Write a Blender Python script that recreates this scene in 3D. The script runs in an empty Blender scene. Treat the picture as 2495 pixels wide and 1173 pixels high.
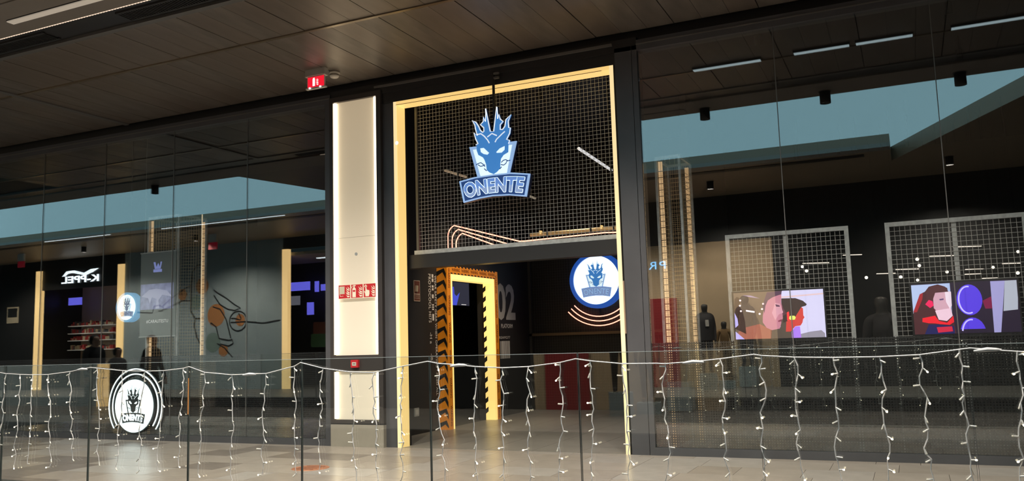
import bpy, bmesh, math, random
from mathutils import Vector, Matrix
random.seed(7)
scene = bpy.context.scene
COL = scene.collection

# ------------------------------------------------------------------ camera
cam_d = bpy.data.cameras.new('camera'); cam = bpy.data.objects.new('camera', cam_d); COL.objects.link(cam)
YAW, PITCH, ROLL, FPX = -0.431925, 0.117676, -0.029664, 2079.27
cam_d.sensor_width = 36.0; cam_d.lens = FPX * 36.0 / 2495.0; cam_d.clip_start = 0.05; cam_d.clip_end = 300
_f = Vector((math.sin(YAW)*math.cos(PITCH), math.cos(YAW)*math.cos(PITCH), math.sin(PITCH)))
_r = Vector((math.cos(YAW), -math.sin(YAW), 0)); _u = _r.cross(_f)
_r2 = math.cos(ROLL)*_r + math.sin(ROLL)*_u; _u2 = -math.sin(ROLL)*_r + math.cos(ROLL)*_u
cam.matrix_world = Matrix(((_r2.x, _u2.x, -_f.x, 0.0), (_r2.y, _u2.y, -_f.y, -9.429), (_r2.z, _u2.z, -_f.z, 1.3), (0, 0, 0, 1)))
scene.camera = cam

# ------------------------------------------------------------------ sky, exposure
world = bpy.data.worlds.new('world'); scene.world = world; world.use_nodes = True
bg = world.node_tree.nodes['Background']; bg.inputs[0].default_value = (0.305, 0.525, 0.585, 1); bg.inputs[1].default_value = 1.9
vs = scene.view_settings; vs.view_transform = 'Standard'; vs.look = 'None'; vs.gamma = 1.0; vs.exposure = 0.12; vs.use_curve_mapping = False
scene.cycles.transparent_max_bounces = 16
scene.cycles.max_bounces = 6; scene.cycles.diffuse_bounces = 3; scene.cycles.glossy_bounces = 4
scene.cycles.sample_clamp_indirect = 4.0
scene.cycles.use_adaptive_sampling = True; scene.cycles.adaptive_threshold = 0.025

def spot(name, loc, target, power, size=70, blend=0.5, color=(1, 0.85, 0.65), rad=0.03):
    l = bpy.data.lights.new(name, 'SPOT'); l.energy = power; l.spot_size = math.radians(size); l.spot_blend = blend
    l.color = color; l.shadow_soft_size = rad
    o = bpy.data.objects.new(name, l); COL.objects.link(o); o.location = loc
    o.rotation_euler = (Vector(target) - Vector(loc)).to_track_quat('-Z', 'Y').to_euler()
    return o

# ------------------------------------------------------------------ materials
SAMPLED = {'led_column_strip', 'column_panel', 'lit_gold_panel', 'lit_cream_panel', 'neon_tube', 'lit_yellow', 'sign_face_white', 'sign_face_pale', 'led_warm', 'cool_diffuser', 'opp_gold'}
def mat(name, color, rough=0.6, metal=0.0, emit=None, es=1.0, noise=0.0, nscale=8.0, spec=0.5, bump=0.0, stretch=None):
    m = bpy.data.materials.new(name); m.use_nodes = True; nt = m.node_tree; b = nt.nodes['Principled BSDF']
    b.inputs['Base Color'].default_value = (*color, 1); b.inputs['Roughness'].default_value = rough
    b.inputs['Metallic'].default_value = metal; b.inputs['Specular IOR Level'].default_value = spec
    if emit is not None:
        b.inputs['Emission Color'].default_value = (*emit, 1); b.inputs['Emission Strength'].default_value = es
        m.cycles.emission_sampling = 'AUTO' if name in SAMPLED else 'NONE'
    if noise > 0 or bump > 0:
        tc = nt.nodes.new('ShaderNodeTexCoord'); n = nt.nodes.new('ShaderNodeTexNoise'); n.inputs['Scale'].default_value = nscale
        n.inputs['Detail'].default_value = 5
        src = tc.outputs['Object']
        if stretch:
            mp = nt.nodes.new('ShaderNodeMapping'); mp.inputs['Scale'].default_value = stretch
            nt.links.new(src, mp.inputs[0]); src = mp.outputs[0]
        nt.links.new(src, n.inputs['Vector'])
        if noise > 0:
            r = nt.nodes.new('ShaderNodeValToRGB')
            r.color_ramp.elements[0].position = 0.3; r.color_ramp.elements[1].position = 0.7
            r.color_ramp.elements[0].color = (*[c*(1-noise) for c in color], 1)
            r.color_ramp.elements[1].color = (*[min(1, c*(1+noise)) for c in color], 1)
            nt.links.new(n.outputs['Fac'], r.inputs[0]); nt.links.new(r.outputs[0], b.inputs['Base Color'])
        if bump > 0:
            bp = nt.nodes.new('ShaderNodeBump'); bp.inputs['Strength'].default_value = bump; bp.inputs['Distance'].default_value = 0.01
            nt.links.new(n.outputs['Fac'], bp.inputs['Height']); nt.links.new(bp.outputs[0], b.inputs['Normal'])
    return m

def glass_mat(name, refl, tint, rough=0.0, edge=0.25):
    m = bpy.data.materials.new(name); m.use_nodes = True; nt = m.node_tree; nt.nodes.remove(nt.nodes['Principled BSDF'])
    out = nt.nodes['Material Output']
    t = nt.nodes.new('ShaderNodeBsdfTransparent'); t.inputs[0].default_value = (*tint, 1)
    g = nt.nodes.new('ShaderNodeBsdfGlossy'); g.inputs['Roughness'].default_value = rough; g.inputs[0].default_value = (0.92, 0.97, 1.0, 1)
    lw = nt.nodes.new('ShaderNodeLayerWeight'); lw.inputs[0].default_value = 0.15
    ma = nt.nodes.new('ShaderNodeMath'); ma.operation = 'MULTIPLY_ADD'; ma.inputs[1].default_value = edge; ma.inputs[2].default_value = refl
    nt.links.new(lw.outputs['Fresnel'], ma.inputs[0])
    mx = nt.nodes.new('ShaderNodeMixShader')
    nt.links.new(ma.outputs[0], mx.inputs[0]); nt.links.new(t.outputs[0], mx.inputs[1]); nt.links.new(g.outputs[0], mx.inputs[2])
    nt.links.new(mx.outputs[0], out.inputs[0])
    return m

def film_mat(name, pitch=0.027, rad=0.26):
    """black window film with a square grid of clear dots"""
    m = bpy.data.materials.new(name); m.use_nodes = True; nt = m.node_tree; b = nt.nodes['Principled BSDF']
    b.inputs['Base Color'].default_value = (0.012, 0.012, 0.013, 1); b.inputs['Roughness'].default_value = 0.5
    tc = nt.nodes.new('ShaderNodeTexCoord'); sp = nt.nodes.new('ShaderNodeSeparateXYZ'); nt.links.new(tc.outputs['Object'], sp.inputs[0])
    def math_(op, a, v=None):
        n = nt.nodes.new('ShaderNodeMath'); n.operation = op
        if hasattr(a, 'node'): nt.links.new(a, n.inputs[0])
        else: n.inputs[0].default_value = a
        if v is not None:
            if hasattr(v, 'node'): nt.links.new(v, n.inputs[1])
            else: n.inputs[1].default_value = v
        return n.outputs[0]
    sq = []
    for ax in ('X', 'Z'):
        a = math_('ADD', sp.outputs[ax], 50.0); a = math_('DIVIDE', a, pitch); a = math_('FRACT', a); a = math_('SUBTRACT', a, 0.5)
        sq.append(math_('POWER', math_('ABSOLUTE', a), 2.0))
    d = math_('SQRT', math_('ADD', sq[0], sq[1])); mask = math_('LESS_THAN', d, rad)
    t = nt.nodes.new('ShaderNodeBsdfTransparent'); mx = nt.nodes.new('ShaderNodeMixShader')
    nt.links.new(mask, mx.inputs[0]); nt.links.new(b.outputs[0], mx.inputs[1]); nt.links.new(t.outputs[0], mx.inputs[2])
    nt.links.new(mx.outputs[0], nt.nodes['Material Output'].inputs[0])
    return m

M = {}
M['charcoal'] = mat('charcoal_metal', (0.095, 0.097, 0.108), 0.42, 0.3, noise=0.08, nscale=3)
M['charcoal_dark'] = mat('dark_metal', (0.028, 0.028, 0.030), 0.4, 0.2)
M['black'] = mat('black_paint', (0.012, 0.012, 0.013), 0.55)
M['black_wall'] = mat('black_wall', (0.020, 0.020, 0.021), 0.6, noise=0.1, nscale=2)
M['gold_lit'] = mat('lit_gold_panel', (0.5, 0.4, 0.2), 0.4, emit=(1.0, 0.66, 0.22), es=0.80)
M['gold_lit_side'] = mat('lit_cream_panel', (0.5, 0.42, 0.28), 0.4, emit=(1.0, 0.76, 0.38), es=0.84)
M['glass'] = glass_mat('facade_glass', 0.13, (0.95, 0.96, 0.96), edge=0.35)
M['bal_glass'] = glass_mat('balustrade_glass', 0.055, (0.93, 0.95, 0.94), edge=0.5)
M['glass_edge'] = mat('glass_edge', (0.10, 0.12, 0.12), 0.2)
M['bright_edge'] = mat('polished_glass_edge', (0.55, 0.6, 0.6), 0.25)
M['film'] = film_mat('perforated_film')
M['ceiling'] = mat('brown_ceiling_metal', (0.195, 0.160, 0.135), 0.40, 0.45, noise=0.16, nscale=1.6, stretch=(3, 0.6, 1))
M['ceiling_b'] = mat('brown_ceiling_metal_worn', (0.182, 0.156, 0.135), 0.44, 0.4, noise=0.22, nscale=2.2, stretch=(3, 0.6, 1))
M['ceil_trim'] = mat('bronze_trim', (0.30, 0.24, 0.17), 0.3, 0.8)
M['grey_trim'] = mat('grey_trim', (0.16, 0.155, 0.15), 0.45, 0.4)
M['beige_panel'] = mat('beige_soffit', (0.205, 0.18, 0.158), 0.6, noise=0.06, nscale=1.5)
M['grout'] = mat('grout', (0.11, 0.10, 0.09), 0.9)
M['tile_a'] = mat('tile_beige', (0.40, 0.35, 0.305), 0.27, noise=0.07, nscale=4)
M['tile_b'] = mat('tile_sand', (0.365, 0.315, 0.27), 0.27, noise=0.09, nscale=4)
M['tile_c'] = mat('tile_brown', (0.25, 0.212, 0.185), 0.27, noise=0.12, nscale=4)
M['tile_d'] = mat('tile_grey', (0.42, 0.38, 0.345), 0.27, noise=0.07, nscale=5)
M['shop_tile'] = mat('shop_floor_grey', (0.27, 0.25, 0.225), 0.32, noise=0.07, nscale=3)
M['rust'] = mat('rusty_cover', (0.36, 0.15, 0.08), 0.6, noise=0.35, nscale=14)
M['galv'] = mat('galvanised_steel', (0.5, 0.52, 0.52), 0.45, 0.3, noise=0.18, nscale=22)
M['wire'] = mat('mesh_wire', (0.55, 0.55, 0.53), 0.5, 0.1)
M['wire_dark'] = mat('mesh_wire_dark', (0.06, 0.06, 0.06), 0.5, 0.4)
M['wire_gold'] = mat('mesh_wire_gold', (0.55, 0.42, 0.25), 0.45, 0.5)
M['led_warm'] = mat('led_warm', (1, 0.85, 0.6), 0.5, emit=(1.0, 0.60, 0.28), es=0.5)
M['led_col'] = mat('led_column_strip', (1, 0.95, 0.85), 0.5, emit=(1.0, 0.82, 0.55), es=3.4)
M['col_panel'] = mat('column_panel', (0.55, 0.52, 0.46), 0.5, emit=(1.0, 0.78, 0.50), es=0.32)
M['grey_plinth'] = mat('grey_plinth', (0.30, 0.275, 0.23), 0.5, noise=0.05)
M['sign_red'] = mat('sign_red', (0.42, 0.015, 0.02), 0.4, emit=(0.6, 0.02, 0.025), es=0.25)
M['exit_red'] = mat('lit_red', (0.6, 0.01, 0.03), 0.4, emit=(1.0, 0.012, 0.035), es=0.75)
M['sign_white'] = mat('sign_cream', (0.75, 0.70, 0.55), 0.5, emit=(1, 0.9, 0.7), es=0.15)
M['white_lit'] = mat('lit_white', (0.9, 0.9, 0.9), 0.5, emit=(1, 0.95, 0.9), es=0.9)
M['white_plastic'] = mat('white_plastic', (0.62, 0.58, 0.52), 0.45)
M['dark_red'] = mat('call_point_red', (0.55, 0.02, 0.03), 0.4)
# sign materials
M['lg_blue'] = mat('sign_blue', (0.05, 0.2, 0.5), 0.4, emit=(0.040, 0.18, 0.48), es=0.85)
M['lg_white'] = mat('sign_white', (0.9, 0.95, 1), 0.4, emit=(0.72, 0.93, 1.0), es=0.8)
M['lg_outline'] = mat('sign_pale_outline', (0.8, 0.85, 0.9), 0.4, emit=(0.75, 0.82, 0.9), es=0.75)
M['lg_lav'] = mat('sign_lavender', (0.25, 0.38, 0.6), 0.4, emit=(0.30, 0.48, 0.80), es=0.7)
M['lg_mid'] = mat('sign_mid_blue', (0.12, 0.25, 0.6), 0.4, emit=(0.10, 0.20, 0.50), es=0.85)
M['lg_low'] = mat('sign_grey_blue', (0.18, 0.25, 0.42), 0.4, emit=(0.24, 0.34, 0.58), es=0.75)
M['lg_navy'] = mat('sign_navy', (0.01, 0.03, 0.12), 0.35, emit=(0.012, 0.045, 0.17), es=0.8)
M['lg_side'] = mat('sign_side_navy', (0.012, 0.02, 0.07), 0.35)
M['lg_rim'] = mat('sign_rim_blue', (0.03, 0.1, 0.4), 0.3, emit=(0.012, 0.07, 0.34), es=0.9)
M['lg_face'] = mat('sign_face_white', (0.9, 0.95, 1), 0.4, emit=(0.78, 0.97, 1.0), es=1.15)
M['lg_face_dim'] = mat('sign_face_pale', (0.9, 0.95, 1), 0.4, emit=(0.74, 0.93, 0.95), es=1.05)
M['lg_black'] = mat('sign_black', (0.02, 0.03, 0.035), 0.5)
M['neon'] = mat('neon_tube', (1, 0.8, 0.7), 0.4, emit=(1.0, 0.33, 0.22), es=2.3)
M['neon_glowback'] = mat('neon_red', (0.3, 0.02, 0.02), 0.5)
M['orange'] = mat('warning_orange', (0.85, 0.29, 0.012), 0.5, emit=(0.85, 0.27, 0.01), es=0.10)  # faint emission added to the paint, stands in for light falling on it
M['yellow_lit'] = mat('lit_yellow', (0.9, 0.7, 0.3), 0.4, emit=(1.0, 0.66, 0.20), es=1.0)
M['grey_print'] = mat('grey_print', (0.75, 0.75, 0.75), 0.6)
M['cable'] = mat('white_cable', (0.80, 0.77, 0.76), 0.5)
M['bulb_tip'] = mat('led_bulb_tip', (1, 0.9, 0.75), 0.4, emit=(1.0, 0.82, 0.55), es=6.0)
M['bulb_sleeve'] = mat('led_bulb_sleeve', (0.72, 0.70, 0.66), 0.4)
M['bulb_off'] = mat('led_bulb_clear', (0.75, 0.72, 0.62), 0.25)
def em(name, c, s=1.0):
    M[name] = mat(name, tuple(min(1, x) for x in c), 0.5, emit=c, es=s); return M[name]

# ------------------------------------------------------------------ mesh helpers
class MB:
    def __init__(s): s.v = []; s.f = []; s.mi = []; s.m = 0
    def _add(s, vs, fs):
        o = len(s.v); s.v += [tuple(v) for v in vs]; s.f += [tuple(i+o for i in f) for f in fs]; s.mi += [s.m]*len(fs); return s
    def box(s, x0, y0, z0, x1, y1, z1):
        x0, x1 = min(x0, x1), max(x0, x1); y0, y1 = min(y0, y1), max(y0, y1); z0, z1 = min(z0, z1), max(z0, z1)
        return s._add([(x0,y0,z0),(x1,y0,z0),(x1,y1,z0),(x0,y1,z0),(x0,y0,z1),(x1,y0,z1),(x1,y1,z1),(x0,y1,z1)],
                      [(0,3,2,1),(4,5,6,7),(0,1,5,4),(1,2,6,5),(2,3,7,6),(3,0,4,7)])
    def prism(s, pts, y0, y1):
        """polygon in the xz plane, from y0 (front) to y1 (back)"""
        a = sum(pts[i][0]*pts[(i+1) % len(pts)][1] - pts[(i+1) % len(pts)][0]*pts[i][1] for i in range(len(pts)))
        if a < 0: pts = list(reversed(pts))
        n = len(pts)
        return s._add([(x, y0, z) for x, z in pts] + [(x, y1, z) for x, z in pts],
                      [tuple(range(n)), tuple(reversed(range(n, 2*n)))] + [(i, n+i, n+(i+1) % n, (i+1) % n) for i in range(n)])
    def slab(s, pts, z0, z1):
        a = sum(pts[i][0]*pts[(i+1) % len(pts)][1] - pts[(i+1) % len(pts)][0]*pts[i][1] for i in range(len(pts)))
        if a < 0: pts = list(reversed(pts))
        n = len(pts)
        return s._add([(x, y, z1) for x, y in pts] + [(x, y, z0) for x, y in pts],
                      [tuple(range(n)), tuple(reversed(range(n, 2*n)))] + [(n+i, n+(i+1) % n, (i+1) % n, i) for i in range(n)])
    def tube(s, path, r, seg=6, caps=True):
        P = [Vector(p) for p in path]; rs = r if isinstance(r, (list, tuple)) else [r]*len(P)
        vs = []; up = None
        for i, p in enumerate(P):
            d = (P[min(i+1, len(P)-1)] - P[max(i-1, 0)]).normalized()
            if up is None: up = d.orthogonal().normalized()
            up = (up - d*up.dot(d))
            up = up.normalized() if up.length > 1e-6 else d.orthogonal().normalized()
            w = d.cross(up)
            for k in range(seg):
                a = 2*math.pi*k/seg; vs.append(p + (up*math.cos(a) + w*math.sin(a))*rs[i])
        fs = []
        for i in range(len(P)-1):
            for k in range(seg):
                fs.append((i*seg+k, i*seg+(k+1) % seg, (i+1)*seg+(k+1) % seg, (i+1)*seg+k))
        if caps: fs += [tuple(reversed(range(seg))), tuple(range((len(P)-1)*seg, len(P)*seg))]
        return s._add(vs, fs)
    def cyl(s, a, b, r, seg=24): return s.tube([a, b], r, seg)
    def ribbon(s, path, w, y):
        """flat band in the xz plane following a polyline (a drawn line)"""
        n = len(path); L = []; R = []
        for i in range(n):
            a = path[max(i-1, 0)]; b = path[min(i+1, n-1)]; dx, dz = b[0]-a[0], b[1]-a[1]; l = math.hypot(dx, dz) or 1
            L.append((path[i][0]-dz/l*w/2, y, path[i][1]+dx/l*w/2)); R.append((path[i][0]+dz/l*w/2, y, path[i][1]-dx/l*w/2))
        return s._add(L+R, [(i, i+1, n+i+1, n+i) for i in range(n-1)])
    def disc(s, cx, cz, r, y0, y1, seg=48, rz=None):
        return s.prism([(cx+r*math.cos(2*math.pi*k/seg), cz+(rz or r)*math.sin(2*math.pi*k/seg)) for k in range(seg)], y0, y1)
    def ring(s, cx, cz, r0, r1, y0, y1, seg=48):
        vs = []
        for k in range(seg):
            a = 2*math.pi*k/seg; c, n = math.cos(a), math.sin(a)
            vs += [(cx+r0*c, y0, cz+r0*n), (cx+r1*c, y0, cz+r1*n), (cx+r1*c, y1, cz+r1*n), (cx+r0*c, y1, cz+r0*n)]
        fs = []
        for k in range(seg):
            a = 4*k; b = 4*((k+1) % seg)
            for j in range(4): fs.append((a+j, b+j, b+(j+1) % 4, a+(j+1) % 4))
        return s._add(vs, fs)
    def lathe(s, prof, cx, cy, seg=24):
        vs = []; n = len(prof)
        for k in range(seg):
            a = 2*math.pi*k/seg
            for r, z in prof: vs.append((cx+r*math.cos(a), cy+r*math.sin(a), z))
        fs = [(k*n+i, ((k+1) % seg)*n+i, ((k+1) % seg)*n+i+1, k*n+i+1) for k in range(seg) for i in range(n-1)]
        return s._add(vs, fs)
    def mesh(s, name, mats):
        me = bpy.data.meshes.new(name); me.from_pydata(s.v, [], s.f); me.update()
        for m in (mats if isinstance(mats, (list, tuple)) else [mats]): me.materials.append(m)
        if isinstance(mats, (list, tuple)): me.polygons.foreach_set('material_index', s.mi)
        return me
    def build(s, name, mats, parent=None, smooth=False, fix=True):
        me = s.mesh(name, mats)
        if fix:
            b = bmesh.new(); b.from_mesh(me); bmesh.ops.recalc_face_normals(b, faces=b.faces); b.to_mesh(me); b.free()
        if smooth: me.polygons.foreach_set('use_smooth', [True]*len(me.polygons))
        return link(name, me, parent)

def link(name, me, parent=None):
    o = bpy.data.objects.new(name, me); COL.objects.link(o)
    if parent is not None: o.parent = parent
    return o
def tag(o, label=None, cat=None, group=None, kind=None):
    if label: o['label'] = label
    if cat: o['category'] = cat
    if group: o['group'] = group
    if kind: o['kind'] = kind
    return o
def thing(name, label, cat, loc=(0, 0, 0), group=None, rz=0.0):
    o = bpy.data.objects.new(name, None); COL.objects.link(o); o.location = loc; o.rotation_euler = (0, 0, rz); o.empty_display_size = 0.1
    return tag(o, label, cat, group)
def struct(name, label=None, loc=(0, 0, 0)):
    o = bpy.data.objects.new(name, None); COL.objects.link(o); o.location = loc; o.empty_display_size = 0.1
    o['kind'] = 'structure'
    if label: o['label'] = label
    return o
def smesh(name, mb, m, label=None):
    o = mb.build(name, m); o['kind'] = 'structure'
    if label: o['label'] = label
    return o

_tc = {}
def text_unit(s, bold=0.0, spacing=1.0):
    """text as (verts, faces) scaled to the unit square, and its natural width/height"""
    k = (s, bold, spacing)
    if k in _tc: return _tc[k]
    cu = bpy.data.curves.new('txt', 'FONT'); cu.body = s; cu.offset = bold; cu.space_character = spacing; cu.resolution_u = 3
    ob = bpy.data.objects.new('txt', cu); COL.objects.link(ob)
    dg = bpy.context.evaluated_depsgraph_get()
    me = bpy.data.meshes.new_from_object(ob.evaluated_get(dg))
    vs = [v.co.copy() for v in me.vertices]; fs = [tuple(p.vertices) for p in me.polygons]
    bpy.data.objects.remove(ob); bpy.data.curves.remove(cu); bpy.data.meshes.remove(me)
    x0 = min(v.x for v in vs); x1 = max(v.x for v in vs); y0 = min(v.y for v in vs); y1 = max(v.y for v in vs)
    r = ([((v.x-x0)/(x1-x0), (v.y-y0)/(y1-y0)) for v in vs], fs, (x1-x0)/(y1-y0))
    _tc[k] = r; return r
def text(name, s, m, parent, org, u, v, w, h, bold=0.0, spacing=1.0, label=None):
    vs, fs, asp = text_unit(s, bold, spacing)
    org, u, v = Vector(org), Vector(u), Vector(v)
    mb = MB(); mb._add([org + u*(a*w) + v*(b*h) for a, b in vs], fs)
    o = mb.build(name, m, parent, fix=False)
    if label: o['label'] = label
    return o
EX, EY, EZ = (1, 0, 0), (0, 1, 0), (0, 0, 1)
# ================================================================== SETTING
# ---- walkway floor with single tiles
floor = struct('floor', 'beige and brown stone tile floor of the mall walkway in front of the shop')
MB().box(-34, -3.56, -0.30, 6, 0.02, -0.008).build('floor_bed', M['grout'], floor)
ROWS = [0.0, -0.185, -0.68, -1.17, -1.66, -2.15, -2.64, -3.13, -3.56]
SEED = {1: [-2.64, -2.02, -1.41, -0.80, -0.20, 0.41], 2: [-4.05, -2.64, -1.61, -0.40, 0.21], 3: [-4.05, -2.64, -2.11, -0.9, 0.1], 4: [-4.24, -2.62, -1.5, -0.3]}
_tm = {}
def tile(L, D, m):
    k = (round(L, 2), round(D, 3), m)
    if k not in _tm:
        g = 0.0022
        _tm[k] = MB().box(g, g, -0.012, L-g, D-g, 0.0).mesh('floor_tile', M[m])
    return _tm[k]
DARK = [(-10.6, -9.9, -0.9, -0.4), (-9.9, -9.1, -3.1, -2.5), (-9.25, -8.7, -1.1, -0.7), (-8.6, -7.55, -1.2, -0.15), (-7.85, -7.2, -2.45, -1.75), (-11.9, -11.1, -1.6, -1.2), (-12.6, -12.0, -0.6, 0)]
rt = random.Random(5)
for r in range(8):
    y1, y0 = ROWS[r], ROWS[r+1]
    xs = [-15.2 + 0.3*rt.random()]
    seeds = sorted(SEED.get(r, []))
    while xs[-1] < 2.4:
        nxt = [s for s in seeds if xs[-1] + 0.2 < s]
        L = rt.choice([0.4, 0.6, 0.6, 0.8, 1.0, 1.2])
        if nxt and xs[-1] + L > nxt[0] - 0.25: L = nxt[0] - xs[-1]
        xs.append(xs[-1] + L)
    for a, b in zip(xs, xs[1:]):
        cx, cy = (a+b)/2, (y0+y1)/2
        m = rt.choices(['tile_a', 'tile_b', 'tile_d', 'tile_c'], [5, 3, 3, 1.1 if cx < -6.5 else 0.0])[0]
        if any(p[0] <= cx <= p[1] and p[2] <= cy <= p[3] for p in DARK): m = 'tile_c'
        o = link('floor_tile', tile(b-a, y1-y0, m), floor); o.location = (a, y0, 0.0)

# ---- shop floor
fs = struct('floor_shop', 'grey polished tile floor inside the shop')
MB().box(-16.5, 0.02, -0.3, 5, 9.2, -0.01).build('floor_bed', mat('shop_floor_bed', (0.10, 0.095, 0.085), 0.5), fs)
for ix in range(9):
    for iy in range(5):
        x = -6.6 + ix*0.6; y = 0.03 + iy*1.2
        o = link('floor_tile', tile(0.6, 1.2, 'shop_tile'), fs); o.location = (x, y, 0.0)

# ---- ceiling of the walkway: brown metal planks in two rows
ceil = struct('ceiling', 'brown perforated metal plank ceiling over the walkway')
ZC = 4.88
MB().box(-34, -2.95, ZC+0.03, 6, 0.1, ZC+0.25).build('ceiling_deck', M['black'], ceil)
_pm = {}
def plank(w, d, m):
    k = (w, d, m)
    if k not in _pm:
        _pm[k] = MB().box(0.002, 0, 0, w-0.002, d, 0.022).mesh('ceiling_panel', M[m])
    return _pm[k]
rc = random.Random(3)
x = -16.4
i = 0
while x < 2.6:
    w = 0.313
    for (ya, yb) in ((-1.845, -0.03), (-2.90, -1.895)):
        o = link('ceiling_panel', plank(w, yb-ya, rc.choice(['ceiling', 'ceiling', 'ceiling_b'])), ceil)
        o.location = (x, ya, ZC + (0.002 if rc.random() < 0.3 else 0.0))
    i += 1
    x += w + (0.008 if i % 3 == 0 else 0.0)
# bronze rail between the two rows, grey rail across the planks
tag(MB().box(-34, -1.893, ZC-0.012, 6, -1.847, ZC+0.03).build('trim_1', M['ceil_trim']), 'bronze rail running along the middle of the brown ceiling', kind='structure')
tag(MB().box(-10.99, -2.90, ZC-0.02, -10.90, -0.03, ZC+0.001).build('trim_2', M['grey_trim']), 'grey rail crossing the brown ceiling at the far left', kind='structure')
tag(MB().box(-34, -2.975, ZC-0.015, 6, -2.90, ZC+0.05).build('trim_3', M['grey_trim']), 'grey edge strip between brown ceiling and black slot', kind='structure')
# black slot with grilles, led strip, beige outer soffit
sl = struct('trim_4', 'black service slot in the ceiling with two grilles')
MB().box(-34, -3.33, ZC+0.02, 6, -2.975, ZC+0.25).build('slot_back', M['charcoal_dark'], sl)
for gx0, gx1 in ((-10.2, -8.55), (-7.42, -5.6)):
    MB().box(gx0, -3.25, ZC+0.002, gx1, -3.22, ZC+0.02).box(gx0, -3.05, ZC+0.002, gx1, -3.02, ZC+0.02).build('grille_frame', M['black'], sl)
    n = int((gx1-gx0)/0.035)
    g = MB()
    for k in range(n): g.box(gx0+k*0.035, -3.22, ZC+0.004, gx0+k*0.035+0.014, -3.05, ZC+0.018)
    tag(g.build('grille_slat', M['black'], sl), kind='stuff')
bs = struct('ceiling_edge', 'beige outer soffit strip at the edge of the roof opening')
MB().box(-34, -4.08, ZC, 6, -3.36, ZC+0.45).build('soffit_board', M['beige_panel'], bs)
MB().box(-8.55, -4.0, ZC-0.012, -3.0, -3.705, ZC).build('soffit_panel', M['beige_panel'], bs)
t = thing('led_strip', 'thin strip of small warm lights beside the black ceiling slot', 'led strip', (-7.5, -3.345, ZC+0.01))
MB().box(-3.2, -0.014, 0.0, 3.2, 0.014, 0.03).build('channel', mat('led_channel', (0.10, 0.05, 0.035), 0.5), t)
g = MB()
for k in range(110): g.box(-2.3+k*0.042, -0.006, -0.008, -2.3+k*0.042+0.026, 0.008, 0.002)
tag(g.build('led_beads', mat('led_bead', (0.9, 0.75, 0.6), 0.4, emit=(1, 0.78, 0.6), es=0.75), t), kind='stuff')
t = thing('linear_luminaire', 'long cream linear light on the beige soffit at the top left', 'ceiling light', (-7.0, -3.66, ZC-0.02))
MB().box(-1.51, -0.045, 0.0, 1.9, 0.045, 0.02).build('housing', M['charcoal_dark'], t)
MB().box(-1.51, -0.04, -0.012, 1.9, 0.04, 0.0).build('diffuser', mat('linear_diffuser', (0.6, 0.55, 0.48), 0.5, emit=(1, 0.86, 0.70), es=0.22), t)

# ---- ceiling luminaires on the right part of the walkway (seen mirrored in the glass)
for k, (xa, xb, y) in enumerate(((-2.4, -1.5, -1.75), (-1.1, -0.42, -1.72), (-0.36, 0.3, -1.72), (0.7, 1.5, -1.72))):
    t = thing('ceiling_luminaire', ('first', 'second', 'third', 'last')[k] + ' cool white ceiling light of the row mirrored in the right window', 'ceiling light', ((xa+xb)/2, y, ZC-0.03), group='walkway ceiling lights')
    w = (xb-xa)/2
    MB().box(-w, -0.05, 0.0, w, 0.05, 0.03).build('housing', M['charcoal'], t)
    MB().box(-w+0.01, -0.04, -0.006, w-0.01, 0.04, 0.0).build('diffuser', mat('cool_diffuser', (0.9, 0.95, 1), 0.5, emit=(0.75, 0.95, 1.0), es=1.0), t)

# added downlights that brighten the walkway and the far side
def added_downlight(label, x, y, tx, ty, power, group, color=(1.0, 0.87, 0.73), size=118):
    t = thing('added_downlight', label, 'ceiling light', (x, y, ZC), group)
    MB().lathe([(0.0, 0.0), (0.078, 0.0), (0.078, -0.18), (0.070, -0.18), (0.070, -0.01), (0.0, -0.01)], 0, 0, 24).build('can', M['black'], t, True)
    MB().lathe([(0.078, 0.0), (0.095, 0.0), (0.095, -0.008), (0.078, -0.008)], 0, 0, 24).build('mounting_ring', M['charcoal'], t)
    spot('added_fill_lamp', (x, y, ZC-0.14), (tx, ty, 0), power, size, 0.7, color, 0.02)
for k, (x, tx, pw_) in enumerate(((-14.6, -13.6, 420), (-9.6, -9.9, 620), (-6.1, -7.4, 640), (-4.4, -4.9, 520), (-2.7, -2.8, 480), (-0.9, -0.9, 480), (0.9, 0.7, 480))):
    added_downlight(('leftmost', 'second', 'third', 'fourth', 'fifth', 'sixth', 'rightmost')[k] + ' added round lamp under the walkway ceiling edge, lights the floor', x, -3.86, tx, -1.9, pw_, 'added walkway downlights')
for k, x in enumerate((-30, -25, -20, -14, -8, -4, 1)):
    added_downlight(('leftmost', 'second', 'third', 'fourth', 'fifth', 'sixth', 'rightmost')[k] + ' added round lamp under the far canopy, lights the far side', x, -10.4, x+0.3, -12.2, 900 if x < -10 else 1000, 'added far canopy downlights', (1.0, 0.86, 0.70), 150)

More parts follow.
